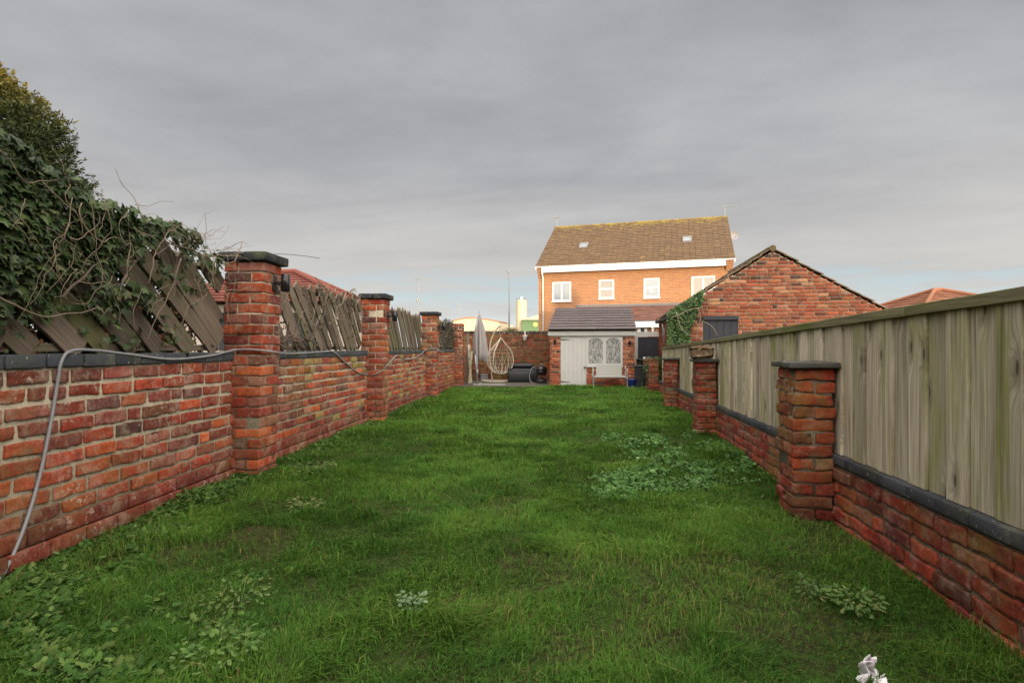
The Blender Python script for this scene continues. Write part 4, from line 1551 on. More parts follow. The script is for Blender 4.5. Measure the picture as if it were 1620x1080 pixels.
# door
mb = MB()
nb = 6
for i in range(nb):
    a, b = UD0 + (UD1 - UD0) * i / nb, UD0 + (UD1 - UD0) * (i + 1) / nb
    rbox(mb, ((a + b) / 2, 0.03, (0.03 + zE - .005) / 2), ((b - a) / 2 - .0015, .018, (zE - .035) / 2), None, 0.003)
dr = mb.build('door', M['whitewood'], sh, local=True)
for z_ in (sz(537), sz(604)):
    mb = MB()
    V = [(UD0, .0, z_ + .014), (UD0, .0, z_ - .014), (UD0 + .27, .0, z_ - .003), (UD0 + .27, .0, z_ + .003)]
    V2 = [(x, .008, z) for x, y, z in V]
    mb.add(V + V2, [(0, 1, 2, 3), (7, 6, 5, 4), (0, 4, 5, 1), (1, 5, 6, 2), (2, 6, 7, 3), (3, 7, 4, 0)])
    mb.build('strap_hinge', M['black'], dr, local=True)
mb = MB()
lathe(mb, [(0.02, -.02), (0.026, 0), (0.02, .02)], (UD1 - .03, -.01, sz(581)), 12)
mb.build('knob', M['black'], dr, local=True)
mb = MB()
box(mb, (UD1 + .0015, .0, 0.02), (UD1 + .018, .06, zE - .003))
mb.build('door_post', M['whitewood'], sh, local=True)
# window with two arched lights and lace curtains
mb = MB()
wa, wb = UD1 + .02, UWn - .002
zt, zb = zE - .005, sill + .002
mid = (wa + wb) / 2
ft = 0.055
for lo, hi in (((wa, 0, zb), (wa + ft, .05, zt)), ((wb - ft, 0, zb), (wb, .05, zt)), ((mid - ft * .8, -.002, zb), (mid + ft * .8, .052, zt)),
               ((wa + ft, .001, zt - .045), (mid - ft * .8, .049, zt)), ((mid + ft * .8, .001, zt - .045), (wb - ft, .049, zt)),
               ((wa + ft, .001, zb), (mid - ft * .8, .049, zb + .06)), ((mid + ft * .8, .001, zb), (wb - ft, .049, zb + .06))):
    box(mb, lo, hi)
for a, b in ((wa + ft, mid - ft * .8), (mid + ft * .8, wb - ft)):
    n_ = 14
    for i in range(n_):
        u0_, u1_ = a + (b - a) * i / n_, a + (b - a) * (i + 1) / n_
        f0, f1 = [0.085 * (abs(2 * (k_ / n_) - 1) ** 2) for k_ in (i, i + 1)]
        zt_ = zt - .045
        V = [(u0_, .005, zt_), (u1_, .005, zt_), (u1_, .005, zt_ - .012 - f1), (u0_, .005, zt_ - .012 - f0)]
        V += [(x, .045, z) for x, y, z in V]
        mb.add(V, [(3, 2, 1, 0), (4, 5, 6, 7), (0, 1, 5, 4), (2, 3, 7, 6)])
win = mb.build('window', M['whitewood'], sh, local=True)
mb = MB()
box(mb, (wa + .01, -.05, zb - .035), (wb, .05, zb - .002))
mb.build('sill', M['whitewood'], win, local=True)
m, t = mat('lace_behind_glass')
co = t.n('ShaderNodeTexCoord').outputs['Object']
w1 = t.noise(t.mapping(co, (26, 1, 7)), 1.0, 5, 0.65, 1.2)
w2 = t.noise(t.mapping(co, (60, 1, 40)), 1.0, 3, 0.6)
f = t.sstep(t.math('ADD', t.math('MULTIPLY', w1, 0.75), t.math('MULTIPLY', w2, 0.25)), 0.40, 0.60)
c = t.mix(f, (0.07, 0.073, 0.075), (0.36, 0.36, 0.335))
finish(t, c, 0.6, None, 0.6)
M['lace'] = m
for a, b in ((wa + ft - .003, mid - ft * .8 + .003), (mid + ft * .8 - .003, wb - ft + .003)):
    mb = MB()
    box(mb, (a, .022, zb + .055), (b, .03, zt - .04))
    mb.build('pane', M['lace'], win, local=True)
mb = MB()
zf0, zf1 = sz(530.5), sz(523)
box(mb, (-.05, -.055, zf0), (UW + .04, -.02, zf1))
box(mb, (0.0, -.018, zf0 - .03), (UW - .01, .0085, zf0 + .02))
mb.build('fascia', M['whitewood'], sh, local=True)
# roof: big flat interlocking tiles in courses
RZ0, RZ1, RV1 = sz(522.5) + .01, 2.30, 2.75
mb = MB()
ncs = 8
sl_ = np.array([0, RV1 + .12, RZ1 - RZ0])
sln = np.linalg.norm(sl_)
sd = sl_ / sln
nd = np.array([0, -sd[2], sd[1]])
for k in range(ncs):
    u = -.06 - (0.16 if k % 2 else 0)
    while u < UW + .05:
        a, b = max(u, -.06), min(u + .33, UW + .05)
        u += .332
        if b - a < .02:
            continue
        base = np.array([(a + b) / 2, -.12, RZ0]) + sd * (sln * (k + .5) / ncs) + nd * (.016 + random.gauss(0, .0004))
        til = R(6.0)
        s2 = sd * math.cos(til) - nd * math.sin(til)
        n2 = nd * math.cos(til) + sd * math.sin(til)
        c3 = np.array([.15, .125, .128]) * math.exp(random.gauss(0, .06))
        rbox(mb, (0, 0, 0), ((b - a) / 2 - .001, .014, sln / ncs / 2 + .025), (base, np.array([1.0, 0, 0]), n2, s2), .003, col=c3)
V = [(-.05, -.10, RZ0 - .02), (UW + .04, -.10, RZ0 - .02), (UW + .04, RV1, RZ1 - .02), (-.05, RV1, RZ1 - .02)]
Vb = [(-.05, RV1 * 2, RZ0 - .02), (UW + .04, RV1 * 2, RZ0 - .02)]
mb.add(V + Vb, [(0, 1, 2, 3), (3, 2, 5, 4), (0, 3, 4), (1, 5, 2), (0, 4, 5, 1)], 0, (.09, .078, .08))
M['shedtile'] = m_tile('grey_concrete_tile')
mb.build('roof', M['shedtile'], sh, local=True)
mb = MB()
tube(mb, [(-.06, RV1 + .01, RZ1 + .0), (UW + .05, RV1 + .01, RZ1 + .0)], .06, 10, 0, (.10, .085, .09))
mb.build('ridge', M['shedtile'], sh, local=True)
# coach lanterns on the shed front


def lantern(u, z, lab):
    c_ = np.array([SF.x, SF.y, 0]) + SF.U * u - SF.V * 0.0 + ZUP * z
    root = thing('wall_lantern', lab, 'lamp', tuple(c_), SF.rz, 'lanterns on the shed front')
    mb = MB()
    rbox(mb, (0, -.012, 0), (.02, .01, .06), None, .003)
    tube(mb, [(0, -.02, .03), (0, -.07, .06), (0, -.07, .04)], .006, 6)
    mb.build('bracket', M['black'], root, local=True)
    mb = MB()
    lathe(mb, [(.02, -.07), (.038, .0), (.045, .02), (.012, .05)], (0, -.07, 0), 6)
    mb.build('lantern_body', M['blackgloss'], root, local=True)


lantern(su(878), sz(540), 'black lantern on the shed front beside the door')
lantern(su(996), sz(542), 'black lantern on the shed front beside the window')

# ---- metal bench in front of the window
b0, b1 = gp(939, 615.2), gp(993, 616.0)
bn = thing('garden_bench', 'pale grey metal bench with fabric seat below the shed window', 'bench', tuple((b0 + b1) / 2), R(-5))
bL = np.linalg.norm(b1 - b0) / 2
pm = 900 / b0[1]
zs, za, zbk = (615 - 595) / pm, (615 - 585) / pm, (615 - 579) / pm
M['sling'] = m_plain('pale_sling_fabric', (0.27, 0.27, 0.25), 0.7, .1, 40, .1)
for sg in (-1, 1):
    mb = MB()
    x_ = sg * bL
    tube(mb, spline([(x_, 0, 0), (x_, 0, za * .6), (x_, .01, za), (x_, .08, za + .02), (x_, .38, za + .02), (x_ * .97, .46, zbk)], 5), .014, 8)
    tube(mb, [(x_, .40, za), (x_, .48, 0)], .014, 8)
    mb.build('end_frame', M['steel'], bn, smooth=True, local=True)
mb = MB()
rbox(mb, (0, .22, zs), (bL - .03, .21, .012), None, .008)
mb.build('seat', M['sling'], bn, local=True)
mb = MB()
for s_ in range(6):
    pass
rbox(mb, (0, 0, 0), (bL * .78, .010, (zbk - zs) / 2 + .02), (np.array([0, .45, (zs + zbk) / 2 + .02]), np.array([1.0, 0, 0]), np.array([0, -1, .25]) / 1.03, np.array([0, .25, 1]) / 1.03), .006)
mb.build('backrest', M['sling'], bn, local=True)
for y_ in (.02, .42):
    mb = MB()
    tube(mb, [(-bL, y_, zs - .02), (bL, y_, zs - .02)], .012, 8)
    mb.build('rail', M['steel'], bn, local=True)

# ---- gate, bins and things by it
GF = Frame(*(P(1004, 560, 17.6)[:2]), R(-8.8))
g = thing('gate', 'black boarded gate in a white painted frame beside the shed', 'gate', (GF.x, GF.y, 0), GF.rz)
gu0, gz1 = GF.uz(1009, 532)
gu1 = GF.uz(1047, 532)[0]
mb = MB()
for i in range(8):
    a, b = gu0 + (gu1 - gu0) * i / 8, gu0 + (gu1 - gu0) * (i + 1) / 8
    rbox(mb, ((a + b) / 2, .03, gz1 / 2), ((b - a) / 2 - .003, .015, gz1 / 2 - .01), None, .003)
box(mb, (gu0 + .004, .047, 0), (gu1, .06, gz1 - .01))
mb.build('boards', M['darkwood'], g, local=True)
mb = MB()
box(mb, (0, -.02, 0), (gu0 - .002, .07, gz1))
box(mb, (0, -.022, gz1 + .002), (gu1 + .05, .072, gz1 + .14))
mb.build('frame', M['whitewood'], g, local=True)


def wheelie_bin(px0, px1, pyt, pyb, lab, sticker=False):
    a, b = gp(px0, pyb), gp(px1, pyb)
    Y_ = a[1]
    w = (b[0] - a[0])
    h = (pyb - pyt) / FPX * Y_
    root = thing('wheelie_bin', lab, 'bin', ((a[0] + b[0]) / 2, Y_ + w / 2, 0.0), R(-8), 'black bins by the gate')
    hw = w / 2
    mb = MB()
    V = []
    for z_, f in ((0.03, .82), (h * .5, .92), (h * .92, 1.0)):
        for sx, sy in ((-1, -1), (1, -1), (1, 1), (-1, 1)):
            V.append((sx * hw * f, sy * hw * 1.05 * f, z_))
    Fq = [(i * 4 + e, i * 4 + (e + 1) % 4, i * 4 + 4 + (e + 1) % 4, i * 4 + 4 + e) for i in range(2) for e in range(4)] + [(3, 2, 1, 0), (8, 9, 10, 11)]
    mb.add(V, Fq)
    mb.build('body', M['black'], root, local=True)
    mb = MB()
    rbox(mb, (0, -.01, h * .95), (hw * 1.06, hw * 1.12, h * .035), None, .02)
    mb.build('lid', M['black'], root, smooth=True, local=True)
    for sx in (-1, 1):
        mb = MB()
        tube(mb, [(sx * hw * .8, hw * .9, .07), (sx * hw * .98, hw * .9, .07)], .07, 16)
        mb.build('wheel', M['black'], root, local=True)
    if sticker:
        mb = MB()
        q = [(0.055 * math.cos(2 * math.pi * i / 18), 0.055 * math.sin(2 * math.pi * i / 18)) for i in range(18)]
        f_ = -hw * 1.05 * 0.985 - .004
        mb.add([(x - .02, f_, h * .80 + z_) for x, z_ in q] + [(x - .02, f_ + .006, h * .80 + z_) for x, z_ in q], [tuple(range(18)), tuple(range(35, 17, -1))] + [(i, i + 18, (i + 1) % 18 + 18, (i + 1) % 18) for i in range(18)])
        mb.build('sticker', M['white'], root, local=True)


wheelie_bin(1005, 1021, 577, 616, 'black bin in the gap between the shed and the stub wall')
wheelie_bin(1011, 1036, 567, 607, 'black bin with a round white sticker before the gate', True)
c_ = gp(999, 616.5)
bb = thing('blue_bucket', 'blue plastic tub on the ground at the end of the bench', 'bucket', (c_[0] + .05, c_[1] + .2, 0))
mb = MB()
m_blue = m_plain('blue_plastic', (0.02, 0.04, 0.22), .35, .15, 12, .05)
lathe(mb, [(0.09, 0), (.10, .01), (.13, .24), (.14, .245), (.14, .26), (.12, .26), (.10, .05)], (c_[0] + .05, c_[1] + .2, .0), 20)
mb.build('tub', m_blue, bb, smooth=True)
mb = MB()
a = np.linspace(0, math.pi, 12)
tube(mb, np.stack([c_[0] + .05 + .135 * np.cos(a), np.full(12, c_[1] + .2), .25 + .09 * np.sin(a)], 1), .006, 6)
mb.build('handle', M['steel'], bb, smooth=True)

# stub wall with ivy at the end of the right boundary
sb = gp(1030, 625)
sw = thing('stub_wall', 'short crumbling brick stub wall by the gate partly covered in ivy', 'wall', tuple(sb))
mb = MB()
fr = (P(1019.5, 618, 14.6) * [1, 1, 0], np.array([.985, -.15, 0]), np.array([-.15, -.985, 0]), ZUP)
brick_pier(mb, fr, 0.45, 0.5, -.05, 11, 0.0745, MOSSY, np.array([3, 3, 2, 2, 1.]), (2, 1, 2), amp=.01, warp=.006, jit=.012)
mb.build('brickwork', [M['brick_alg'], M['mortar_dark']], sw, smooth=True)
ivs = thing('small_ivy', 'ivy clump hanging over the stub wall near the gate', 'ivy', tuple(sb))
mb = MB()
k = 1500
pc = P(1040, 590, 13.95)
C = np.stack([pc[0] + rng.normal(0, .13, k), pc[1] + rng.normal(0, .16, k), 0.1 + rng.beta(2.5, 1.3, k) * .75], 1)
leaves(mb, C, np.array([-.4, -.8, .4]) + rng.normal(0, .45, (k, 3)), np.array([0, 0, -1.]) + rng.normal(0, .5, (k, 3)), rng.uniform(.025, .05, k), pal[rng.integers(0, 4, k)] * np.exp(rng.normal(0, .3, (k, 1))), IVY)
mb.build('foliage', M['ivy'], ivs)
mb = MB()
for i in range(14):
    twig(mb, pc + rng.normal(0, .1, 3) + [0, -.1, -.2], (rng.normal(0, .5), -.3, rng.normal(0, 1)), .4, .006, -.2, .6, (.2, .16, .11))
mb.build('stems', M['twig'], ivs)
mb = MB()
rc_ = P(1022, 566.5, 14.5)
rbox(mb, tuple(rc_), (.075, .05, .025), None, .024, amp=.01, warp=.012, det=(4, 3, 4))
tag(mb.build('white_rag', M['white'], smooth=True, loc=tuple(rc_ - ZUP * .025)), 'small crumpled white rag lying on the stub wall', 'rag')

# ================================================================== BRICK GARAGE ON THE RIGHT
AF = Frame(3.74, 12.85, R(-8.8))
ga = thing('brick_garage', 'old red brick outbuilding with gable end rising behind the fence', 'outbuilding', (AF.x, AF.y, 0), AF.rz)
ux, zx = AF.uz(1222, 395)
ue1, ze1 = AF.uz(1395, 487)
ze0 = ze1


ha, hz1 = AF.uz(1112, 500)
hb = AF.uz(1168, 500)[0]


def gar_in(z):
    if z < ze0:
        a, b = 0.0, ue1
    else:
        f = (z + .02 - ze0) / (zx - ze0)
        a, b = ux * f + .015, ue1 - (ue1 - ux) * f - .015
    if .7 < z < hz1 + .01:
        return [(a, ha - .008), (hb + .008, b)]
    return [(a, b)] if b > a else []


mb = MB()
brick_face(mb, LFR, ue1, 0.4, int((zx - .4) / 0.0805), 0.0805, ORANGE, ORANGE_W, (2, 1, 1), L=0.235, inside=gar_in, header=.25, amp=.003, joint=.017)
box(mb, (0, .012, 0), (ue1, .22, .7), 1)
Vp = [(0, .0125, .7), (ha, .0125, .7), (ha, .0125, hz1), (hb, .0125, hz1), (hb, .0125, .7), (ue1, .0125, .7), (ue1, .0125, ze1 - .03), (ux, .0125, zx - .03), (0, .0125, ze0 - .03)]
mb.add(Vp, [(0, 1, 2, 8), (2, 3, 7, 8), (3, 4, 5, 6), (3, 6, 7)], 1)
LFRg = (np.array([0, 4.2, 0]), np.array([0, -1.0, 0]), np.array([-1.0, 0, 0]), ZUP)
brick_face(mb, LFRg, 4.2, 0.0, int(ze0 / 0.0805), 0.0805, ORANGE, ORANGE_W, (1, 1, 1), L=0.235)
box(mb, (.012, .23, 0), (.22, 4.2, ze0 - .02), 1)
box(mb, (ue1 - .22, .23, 0), (ue1, 4.2, ze0 - .02), 1)
box(mb, (.221, 4.0, 0), (ue1 - .221, 4.2, ze0 - .02), 1)
mb.build('brick_wall', [M['brick_garage'], M['mortar_pale']], ga, smooth=True, local=True)
mb = MB()
nb = 5
for i in range(nb):
    a, b = ha + (hb - ha) * i / nb, ha + (hb - ha) * (i + 1) / nb
    rbox(mb, ((a + b) / 2, .04, (.7 + hz1 - .10) / 2), ((b - a) / 2 - .003, .015, (hz1 - .10 - .7) / 2), None, .003)
rbox(mb, ((ha + hb) / 2, .02, hz1 - .045), ((hb - ha) / 2 + .01, .04, .045), None, .006)
mb.build('hatch', M['darkwood'], ga, local=True)
# roof tiles on both slopes; the gable edge shows each course stepping
M['oldtile'] = m_tile('old_pantile', .4, (2.2, 3.4), (.14, .13, .06))
mb = MB()
for sgn, uE in ((-1, -.06), (1, ue1 + .08)):
    run = np.array([uE - ux, 0, (ze0 - .05) - zx])
    ln = np.linalg.norm(run)
    rd_ = -run / ln          # up the slope
    nd = np.array([-rd_[2], 0, rd_[0]]) if sgn > 0 else np.array([-rd_[2], 0, rd_[0]])
    if nd[2] < 0:
        nd = -nd
    ncr = 9
    for k in range(ncr):
        for j in range(17):
            base = np.array([uE, 0, ze0 - .02]) + rd_ * (ln * (k + .5) / ncr) + nd * (.012 + random.gauss(0, .004)) + np.array([0, -.02 + .25 * j + .125, 0])
            til = R(4.0)
            s2 = rd_ * math.cos(til) - nd * math.sin(til)
            n2 = nd * math.cos(til) + rd_ * math.sin(til)
            c3 = np.array([.22, .15, .11]) * math.exp(random.gauss(0, .25))
            rbox(mb, (0, 0, 0), (.124, .013, ln / ncr / 2 + .02), (base, np.array([0, 1.0, 0]), n2, s2), .004, col=c3)
    a_ = np.array([uE, .02, ze0 - .045])
    b_ = np.array([ux, .02, zx])
    mb.add([a_, b_, b_ + [0, 4.1, 0], a_ + [0, 4.1, 0]], [(0, 1, 2, 3)], 0, (.20, .17, .14))
for j in range(14):
    tube(mb, [(ux, -.04 + j * .3, zx + .03), (ux, -.04 + j * .3 + .295, zx + .03)], .07 + .003 * (j % 2), 10, 0, np.array([.13, .07, .045]) * random.uniform(.8, 1.2))
mb.build('roof', M['oldtile'], ga, local=True)
mb = MB()
box(mb, (-.10, .05, ze0 - .13), (-.02, 4.2, ze0 - .06))
mb.build('gutter', M['black'], ga, smooth=False, local=True)
# ivy on the garage corner
gi = thing('garage_ivy', 'bright green ivy spilling down the corner of the brick outbuilding', 'ivy', (AF.x, AF.y, 0.9))
mb = MB()
k = 4200
pxs = rng.uniform(1056, 1112, k)
f = (pxs - 1058) / 54
top = 493 - 33 * np.clip(f, 0, 1.0) + np.clip(3 * rng.normal(0, 1, k), -3, 5)
bot = np.where(pxs < 1092, 545, 520 - (pxs - 1092) * 2.3)
keep = (bot > top + 4)
pxs, top, bot = pxs[keep], top[keep], bot[keep]
k = len(pxs)
pys = top + (bot - top) * rng.uniform(0, 1, k)
dep = rng.uniform(-.22, .0, k)
C = np.stack([(pxs - HX) / FPX * (12.75 + dep), 12.75 + dep, EYE + (HY - pys) / FPX * (12.75 + dep)], 1)
leaves(mb, C, np.array([-.25, -.9, .4]) + rng.normal(0, .45, (k, 3)), np.array([0, 0, -1.]) + rng.normal(0, .5, (k, 3)), rng.uniform(.035, .06, k),
       np.array([(.06, .12, .03), (.04, .085, .024), (.09, .14, .035), (.03, .06, .02)])[rng.integers(0, 4, k)] * np.exp(rng.normal(0, .25, (k, 1))), IVY)
mb.build('foliage', M['ivy'], gi)
mb = MB()
for pts_ in ([(1112, 486), (1090, 490), (1074, 498), (1062, 502)], [(1105, 488), (1108, 505), (1103, 525), (1110, 540)], [(1070, 495), (1076, 515), (1086, 527), (1092, 530)], [(1112, 508), (1122, 513), (1130, 521), (1135, 531)]):
    tube(mb, spline([P(a, b, 12.45) for a, b in pts_], 5), .009, 6, 0, (.24, .18, .13))
mb.build('stems', M['twig'], gi, smooth=True)
mb = MB()
ax = P(1051, 520, 13.6)
tube(mb, [P(1048, 512, 15), P(1050.5, 530, 15), P(1051, 552, 15)], .02, 8)
rbox(mb, tuple(P(1050, 526, 15)), (.03, .03, .10), None, .01)
tag(mb.build('waste_pipe', M['grey'], smooth=True, loc=tuple(P(1051, 552, 15))), 'grey pipe and fitting on the side wall of the outbuilding', 'pipe')

# ================================================================== BIG HOUSE BEYOND
HF = Frame(1.4, 30.0, R(-16.6))
ho = thing('brick_house', 'sunlit pair of modern brick houses with brown tiled roof beyond the shed', 'house', (HF.x, HF.y, 0), HF.rz)
HU = HF.uz(1159, 500)[0]
hE = 5.30
M['housebrick'] = m_brickwork('orange_house_brick', (0.37, 0.165, 0.072), (0.29, 0.115, 0.055), (0.40, 0.30, 0.19))
DEPTH = 8.8
mb = MB()
box(mb, (0, 0, -.1), (HU, DEPTH, hE))
for u_ in (0.0, HU):
    mb.add([(u_, 0, hE + .001), (u_, DEPTH, hE + .001), (u_, DEPTH / 2, 8.10)], [(0, 1, 2)])
# corbels at both ends of the eaves
for u0_, u1_ in ((-.02, .24), (HU - .30, HU + .02)):
    for i in range(6):
        box(mb, (u0_, -.27 + i * .045, hE - .12 - i * .085), (u1_, -.002, hE - .035 - i * .085))
mb.build('wall', M['housebrick'], ho, local=True)
# roof
M['housetile'] = m_tile('brown_interlocking_tile', .7, (7.6, 8.7), (.24, .185, .04))
mb = MB()
zr, vr = 8.26, DEPTH / 2
rows = 24
for face in (0, 1):
    e0 = np.array([0, -.30, hE]) if face == 0 else np.array([0, DEPTH + .30, hE])
    e1 = np.array([0, vr, zr])
    sd = (e1 - e0)
    sln = np.linalg.norm(sd)
    sd = sd / sln
    nd = np.array([0, -sd[2], sd[1]]) if face == 0 else np.array([0, sd[2], -sd[1]])
    nd = nd if nd[2] > 0 else -nd
    for k in range(rows if face == 0 else 1):
        hk = sln / rows if face == 0 else sln
        ncol = 33 if face == 0 else 1
        wcol = (HU + .2) / ncol
        for j in range(ncol):
            base = np.array([-.1 + (j + .5) * wcol, 0, 0]) + e0 + sd * (hk * (k + .5)) + nd * (.02 + random.gauss(0, .003))
            til = R(7.0) if face == 0 else 0
            s2 = sd * math.cos(til) - nd * math.sin(til)
            n2 = nd * math.cos(til) + sd * math.sin(til)
            c3 = np.array([.135, .088, .052]) * math.exp(random.gauss(0, .07))
            V = []
            hx, hyy, hz_ = wcol / 2 - .004, .012, hk / 2 + .02
            for a_, b_, c_ in ((-1, -1, -1), (1, -1, -1), (1, 1, -1), (-1, 1, -1), (-1, -1, 1), (1, -1, 1), (1, 1, 1), (-1, 1, 1)):
                V.append(base + np.array([hx * a_, 0, 0]) + n2 * hyy * b_ + s2 * hz_ * c_)
            mb.add(V, [(0, 3, 2, 1), (4, 5, 6, 7), (0, 1, 5, 4), (1, 2, 6, 5), (2, 3, 7, 6), (3, 0, 4, 7)], 0, c3)
tube(mb, [(-.1, vr, zr + .03), (HU + .1, vr, zr + .03)], .09, 8, 0, (.17, .12, .06))
roof = mb.build('roof', M['housetile'], ho, local=True)
mb = MB()
box(mb, (.22, -.29, hE - .30), (HU - .32, -.25, hE - .035))
box(mb, (-.12, -.34, hE - .034), (HU + .12, -.27, hE + .01))
box(mb, (.22, -.249, hE - .30), (HU - .32, -.003, hE - .28))
mb.build('fascia', M['white'], ho, local=True)
for u_ in (-.1, HU + .06):
    mb = MB()
    for f0, f1 in ((0, 1),):
        a_, b_ = np.array([u_, -.3, hE - .14]), np.array([u_, vr, zr - .14])
        V = [a_, b_, b_ + [0, 0, .13], a_ + [0, 0, .13]]
        V += [v + np.array([.04, 0, 0]) for v in V]
        mb.add(V, [(0, 1, 2, 3), (7, 6, 5, 4), (0, 4, 5, 1), (3, 2, 6, 7), (0, 3, 7, 4)])
    mb.build('bargeboard', M['white'], roof, local=True)
mb = MB()
ud = HF.uz(859.5, 500)[0]
tube(mb, [(ud, -.26, hE - .1), (ud, -.26, hE - .35), (ud, -.08, hE - .6), (ud, -.08, 0)], .04, 8)
mb.build('drainpipe', M['white'], ho, smooth=True, local=True)


def house_window(px0, py0, px1, py1, kind, pane_m):
    u0_, z1 = HF.uz(px0, py0)
    u1_, z0 = HF.uz(px1, py1)
    u0_, u1_ = u0_, u1_
    mb = MB()
    f_ = .07
    box(mb, (u0_, -.02, z0), (u0_ + f_, .05, z1))
    box(mb, (u1_ - f_, -.02, z0), (u1_, .05, z1))
    box(mb, (u0_ + f_, -.019, z0), (u1_ - f_, .05, z0 + f_))
    box(mb, (u0_ + f_, -.019, z1 - f_), (u1_ - f_, .05, z1))
    mu, mz = (u0_ + u1_) / 2, z0 + (z1 - z0) * .52
    if kind == 'v':
        box(mb, (mu - f_ * .55, -.018, z0 + f_), (mu + f_ * .55, .05, z1 - f_))
    else:
        box(mb, (u0_ + f_, -.018, mz - f_ * .6), (u1_ - f_, .05, mz + f_ * .6))
    w = mb.build('window', M['white'], ho, local=True)
    mb = MB()
    box(mb, (u0_ - .04, -.07, z0 - .05), (u1_ + .04, -.002, z0 - .002))
    mb.build('sill', M['white'], w, local=True)
    rects = [((u0_ + f_ - .004), (mu - f_ * .5), z0 + f_ - .004, z1 - f_ + .004), ((mu + f_ * .5), (u1_ - f_ + .004), z0 + f_ - .004, z1 - f_ + .004)] if kind == 'v' else \
            [(u0_ + f_ - .004, u1_ - f_ + .004, z0 + f_ - .004, mz - f_ * .55), (u0_ + f_ - .004, u1_ - f_ + .004, mz + f_ * .55, z1 - f_ + .004)]
    for a, b, c_, d_ in rects:
        mb = MB()
        box(mb, (a, -.004, c_), (b, .01, d_))
        mb.build('pane', pane_m, w, local=True)
    return w, u0_, u1_, z0, z1


m, t = mat('blind_behind_glass')
co = t.n('ShaderNodeTexCoord').outputs['Object']
c = t.mix(t.noise(t.mapping(co, (14, 1, 1)), 1.0, 3, .5), (0.20, 0.19, 0.18), (0.36, 0.33, 0.295))
finish(t, c, .35, None, .8)
M['blind'] = m
house_window(874, 446.5, 903.5, 476, 'v', M['skyglass'])
house_window(947.5, 443, 971.5, 472, 'h', M['blind'])
w3 = house_window(1018.5, 440.5, 1043.5, 470.5, 'h', M['skyglass'])
house_window(1094, 437.5, 1131, 470, 'v', M['blind'])
mb = MB()
uu, zz = HF.uz(1031, 460.5)
q = [(0.07 * math.cos(2 * math.pi * i / 16), 0.07 * math.sin(2 * math.pi * i / 16)) for i in range(16)]
mb.add([(uu + a, -.022, zz + b) for a, b in q] + [(uu + a, -.010, zz + b) for a, b in q], [tuple(range(16)), tuple(range(31, 15, -1))] + [(i, i + 16, (i + 1) % 16 + 16, (i + 1) % 16) for i in range(16)])
mb.build('extractor_vent', M['white'], w3[0], local=True)
# small dark plants standing inside the first window's sill
# skylights
for px0, px1, py0, py1 in ((917, 930, 383.5, 396), (1080, 1094, 374, 386)):
    e0 = np.array([0, -.30, hE])
    e1 = np.array([0, vr, zr])
    sd = (e1 - e0) / np.linalg.norm(e1 - e0)
    nd = np.array([0, -sd[2], sd[1]])
    # intersect the view ray with the roof slope
    cpx, cpy = (px0 + px1) / 2, (py0 + py1) / 2
    best = None
    for s_ in np.linspace(.1, .95, 600):
        pt = e0 + (e1 - e0) * s_
        u_, z_ = HF.uz(cpx, cpy, pt[1])
        if best is None or abs(z_ - pt[2]) < best[0]:
            best = (abs(z_ - pt[2]), u_, pt)
    base = best[2] + np.array([best[1], 0, 0]) + nd * .06
    mb = MB()
    hx, hz_ = .22, .33
    for (x0_, x1_, z0_, z1_) in ((-hx, -hx + .05, -hz_, hz_), (hx - .05, hx, -hz_, hz_), (-hx + .05, hx - .05, -hz_, -hz_ + .06), (-hx + .05, hx - .05, hz_ - .06, hz_)):
        box(mb, (x0_, -.05, z0_), (x1_, .04, z1_), frame=(base, np.array([1.0, 0, 0]), nd, sd))
    sk = mb.build('skylight', M['grey'], roof, local=True)
    mb = MB()
    box(mb, (-hx + .045, -.02, -hz_ + .055), (hx - .045, .01, hz_ - .055), frame=(base, np.array([1.0, 0, 0]), nd, sd))
    mb.build('pane', M['skyglass'], sk, local=True)
# lean-to at the foot of the house
LU0 = HF.uz(913, 480)[0]
LU1 = HU + .4
LZ1 = HF.uz(985, 481)[1]
LV = -3.0
LZ0 = HF.uz(1020, 508, LV)[1]
M['leantile'] = m_tile('red_brown_tile', 0)
mb = MB()
e0, e1 = np.array([0, LV - .15, LZ0]), np.array([0, -.02, LZ1 - .12])
sd = e1 - e0
sln = np.linalg.norm(sd)
sd /= sln
nd = np.array([0, -sd[2], sd[1]])
for k in range(9):
    u = LU0 - (.15 if k % 2 else 0)
    while u < LU1:
        a, b = max(u, LU0), min(u + .33, LU1)
        u += .332
        if b - a < .02:
            continue
        til = R(2.5)
        s2 = sd * math.cos(til) - nd * math.sin(til)
        n2 = nd * math.cos(til) + sd * math.sin(til)
        base = np.array([(a + b) / 2, 0, 0]) + e0 + sd * sln * (k + .5) / 9 + nd * .02
        rbox(mb, (0, 0, 0), ((b - a) / 2 - .002, .012, sln / 18 + .02), (base, np.array([1.0, 0, 0]), n2, s2), .003, col=np.array([.17, .078, .058]) * math.exp(random.gauss(0, .13)))
mb.add([(LU0, LV, LZ0 - .02), (LU1, LV, LZ0 - .02), (LU1, 0, LZ1 - .12), (LU0, 0, LZ1 - .12)], [(0, 1, 2, 3)], 0, (.08, .06, .05))
lr = mb.build('lean_to_roof', M['leantile'], ho, local=True)
mb = MB()
box(mb, (LU0 - .02, -.10, LZ1 - .14), (LU1, -.004, LZ1))
mb.add([(LU0 - .02, -.10, LZ1 - .142), (LU1, -.10, LZ1 - .142), (LU1, -.45, LZ1 - .20), (LU0 - .02, -.45, LZ1 - .20)], [(0, 3, 2, 1)])
mb.build('flashing', m_plain('lead_flashing', (.16, .155, .16), .6, .2, 4, .1), lr, local=True)
mb = MB()
box(mb, (LU0, LV - .18, LZ0 - .28), (LU1, LV - .14, LZ0 - .01))
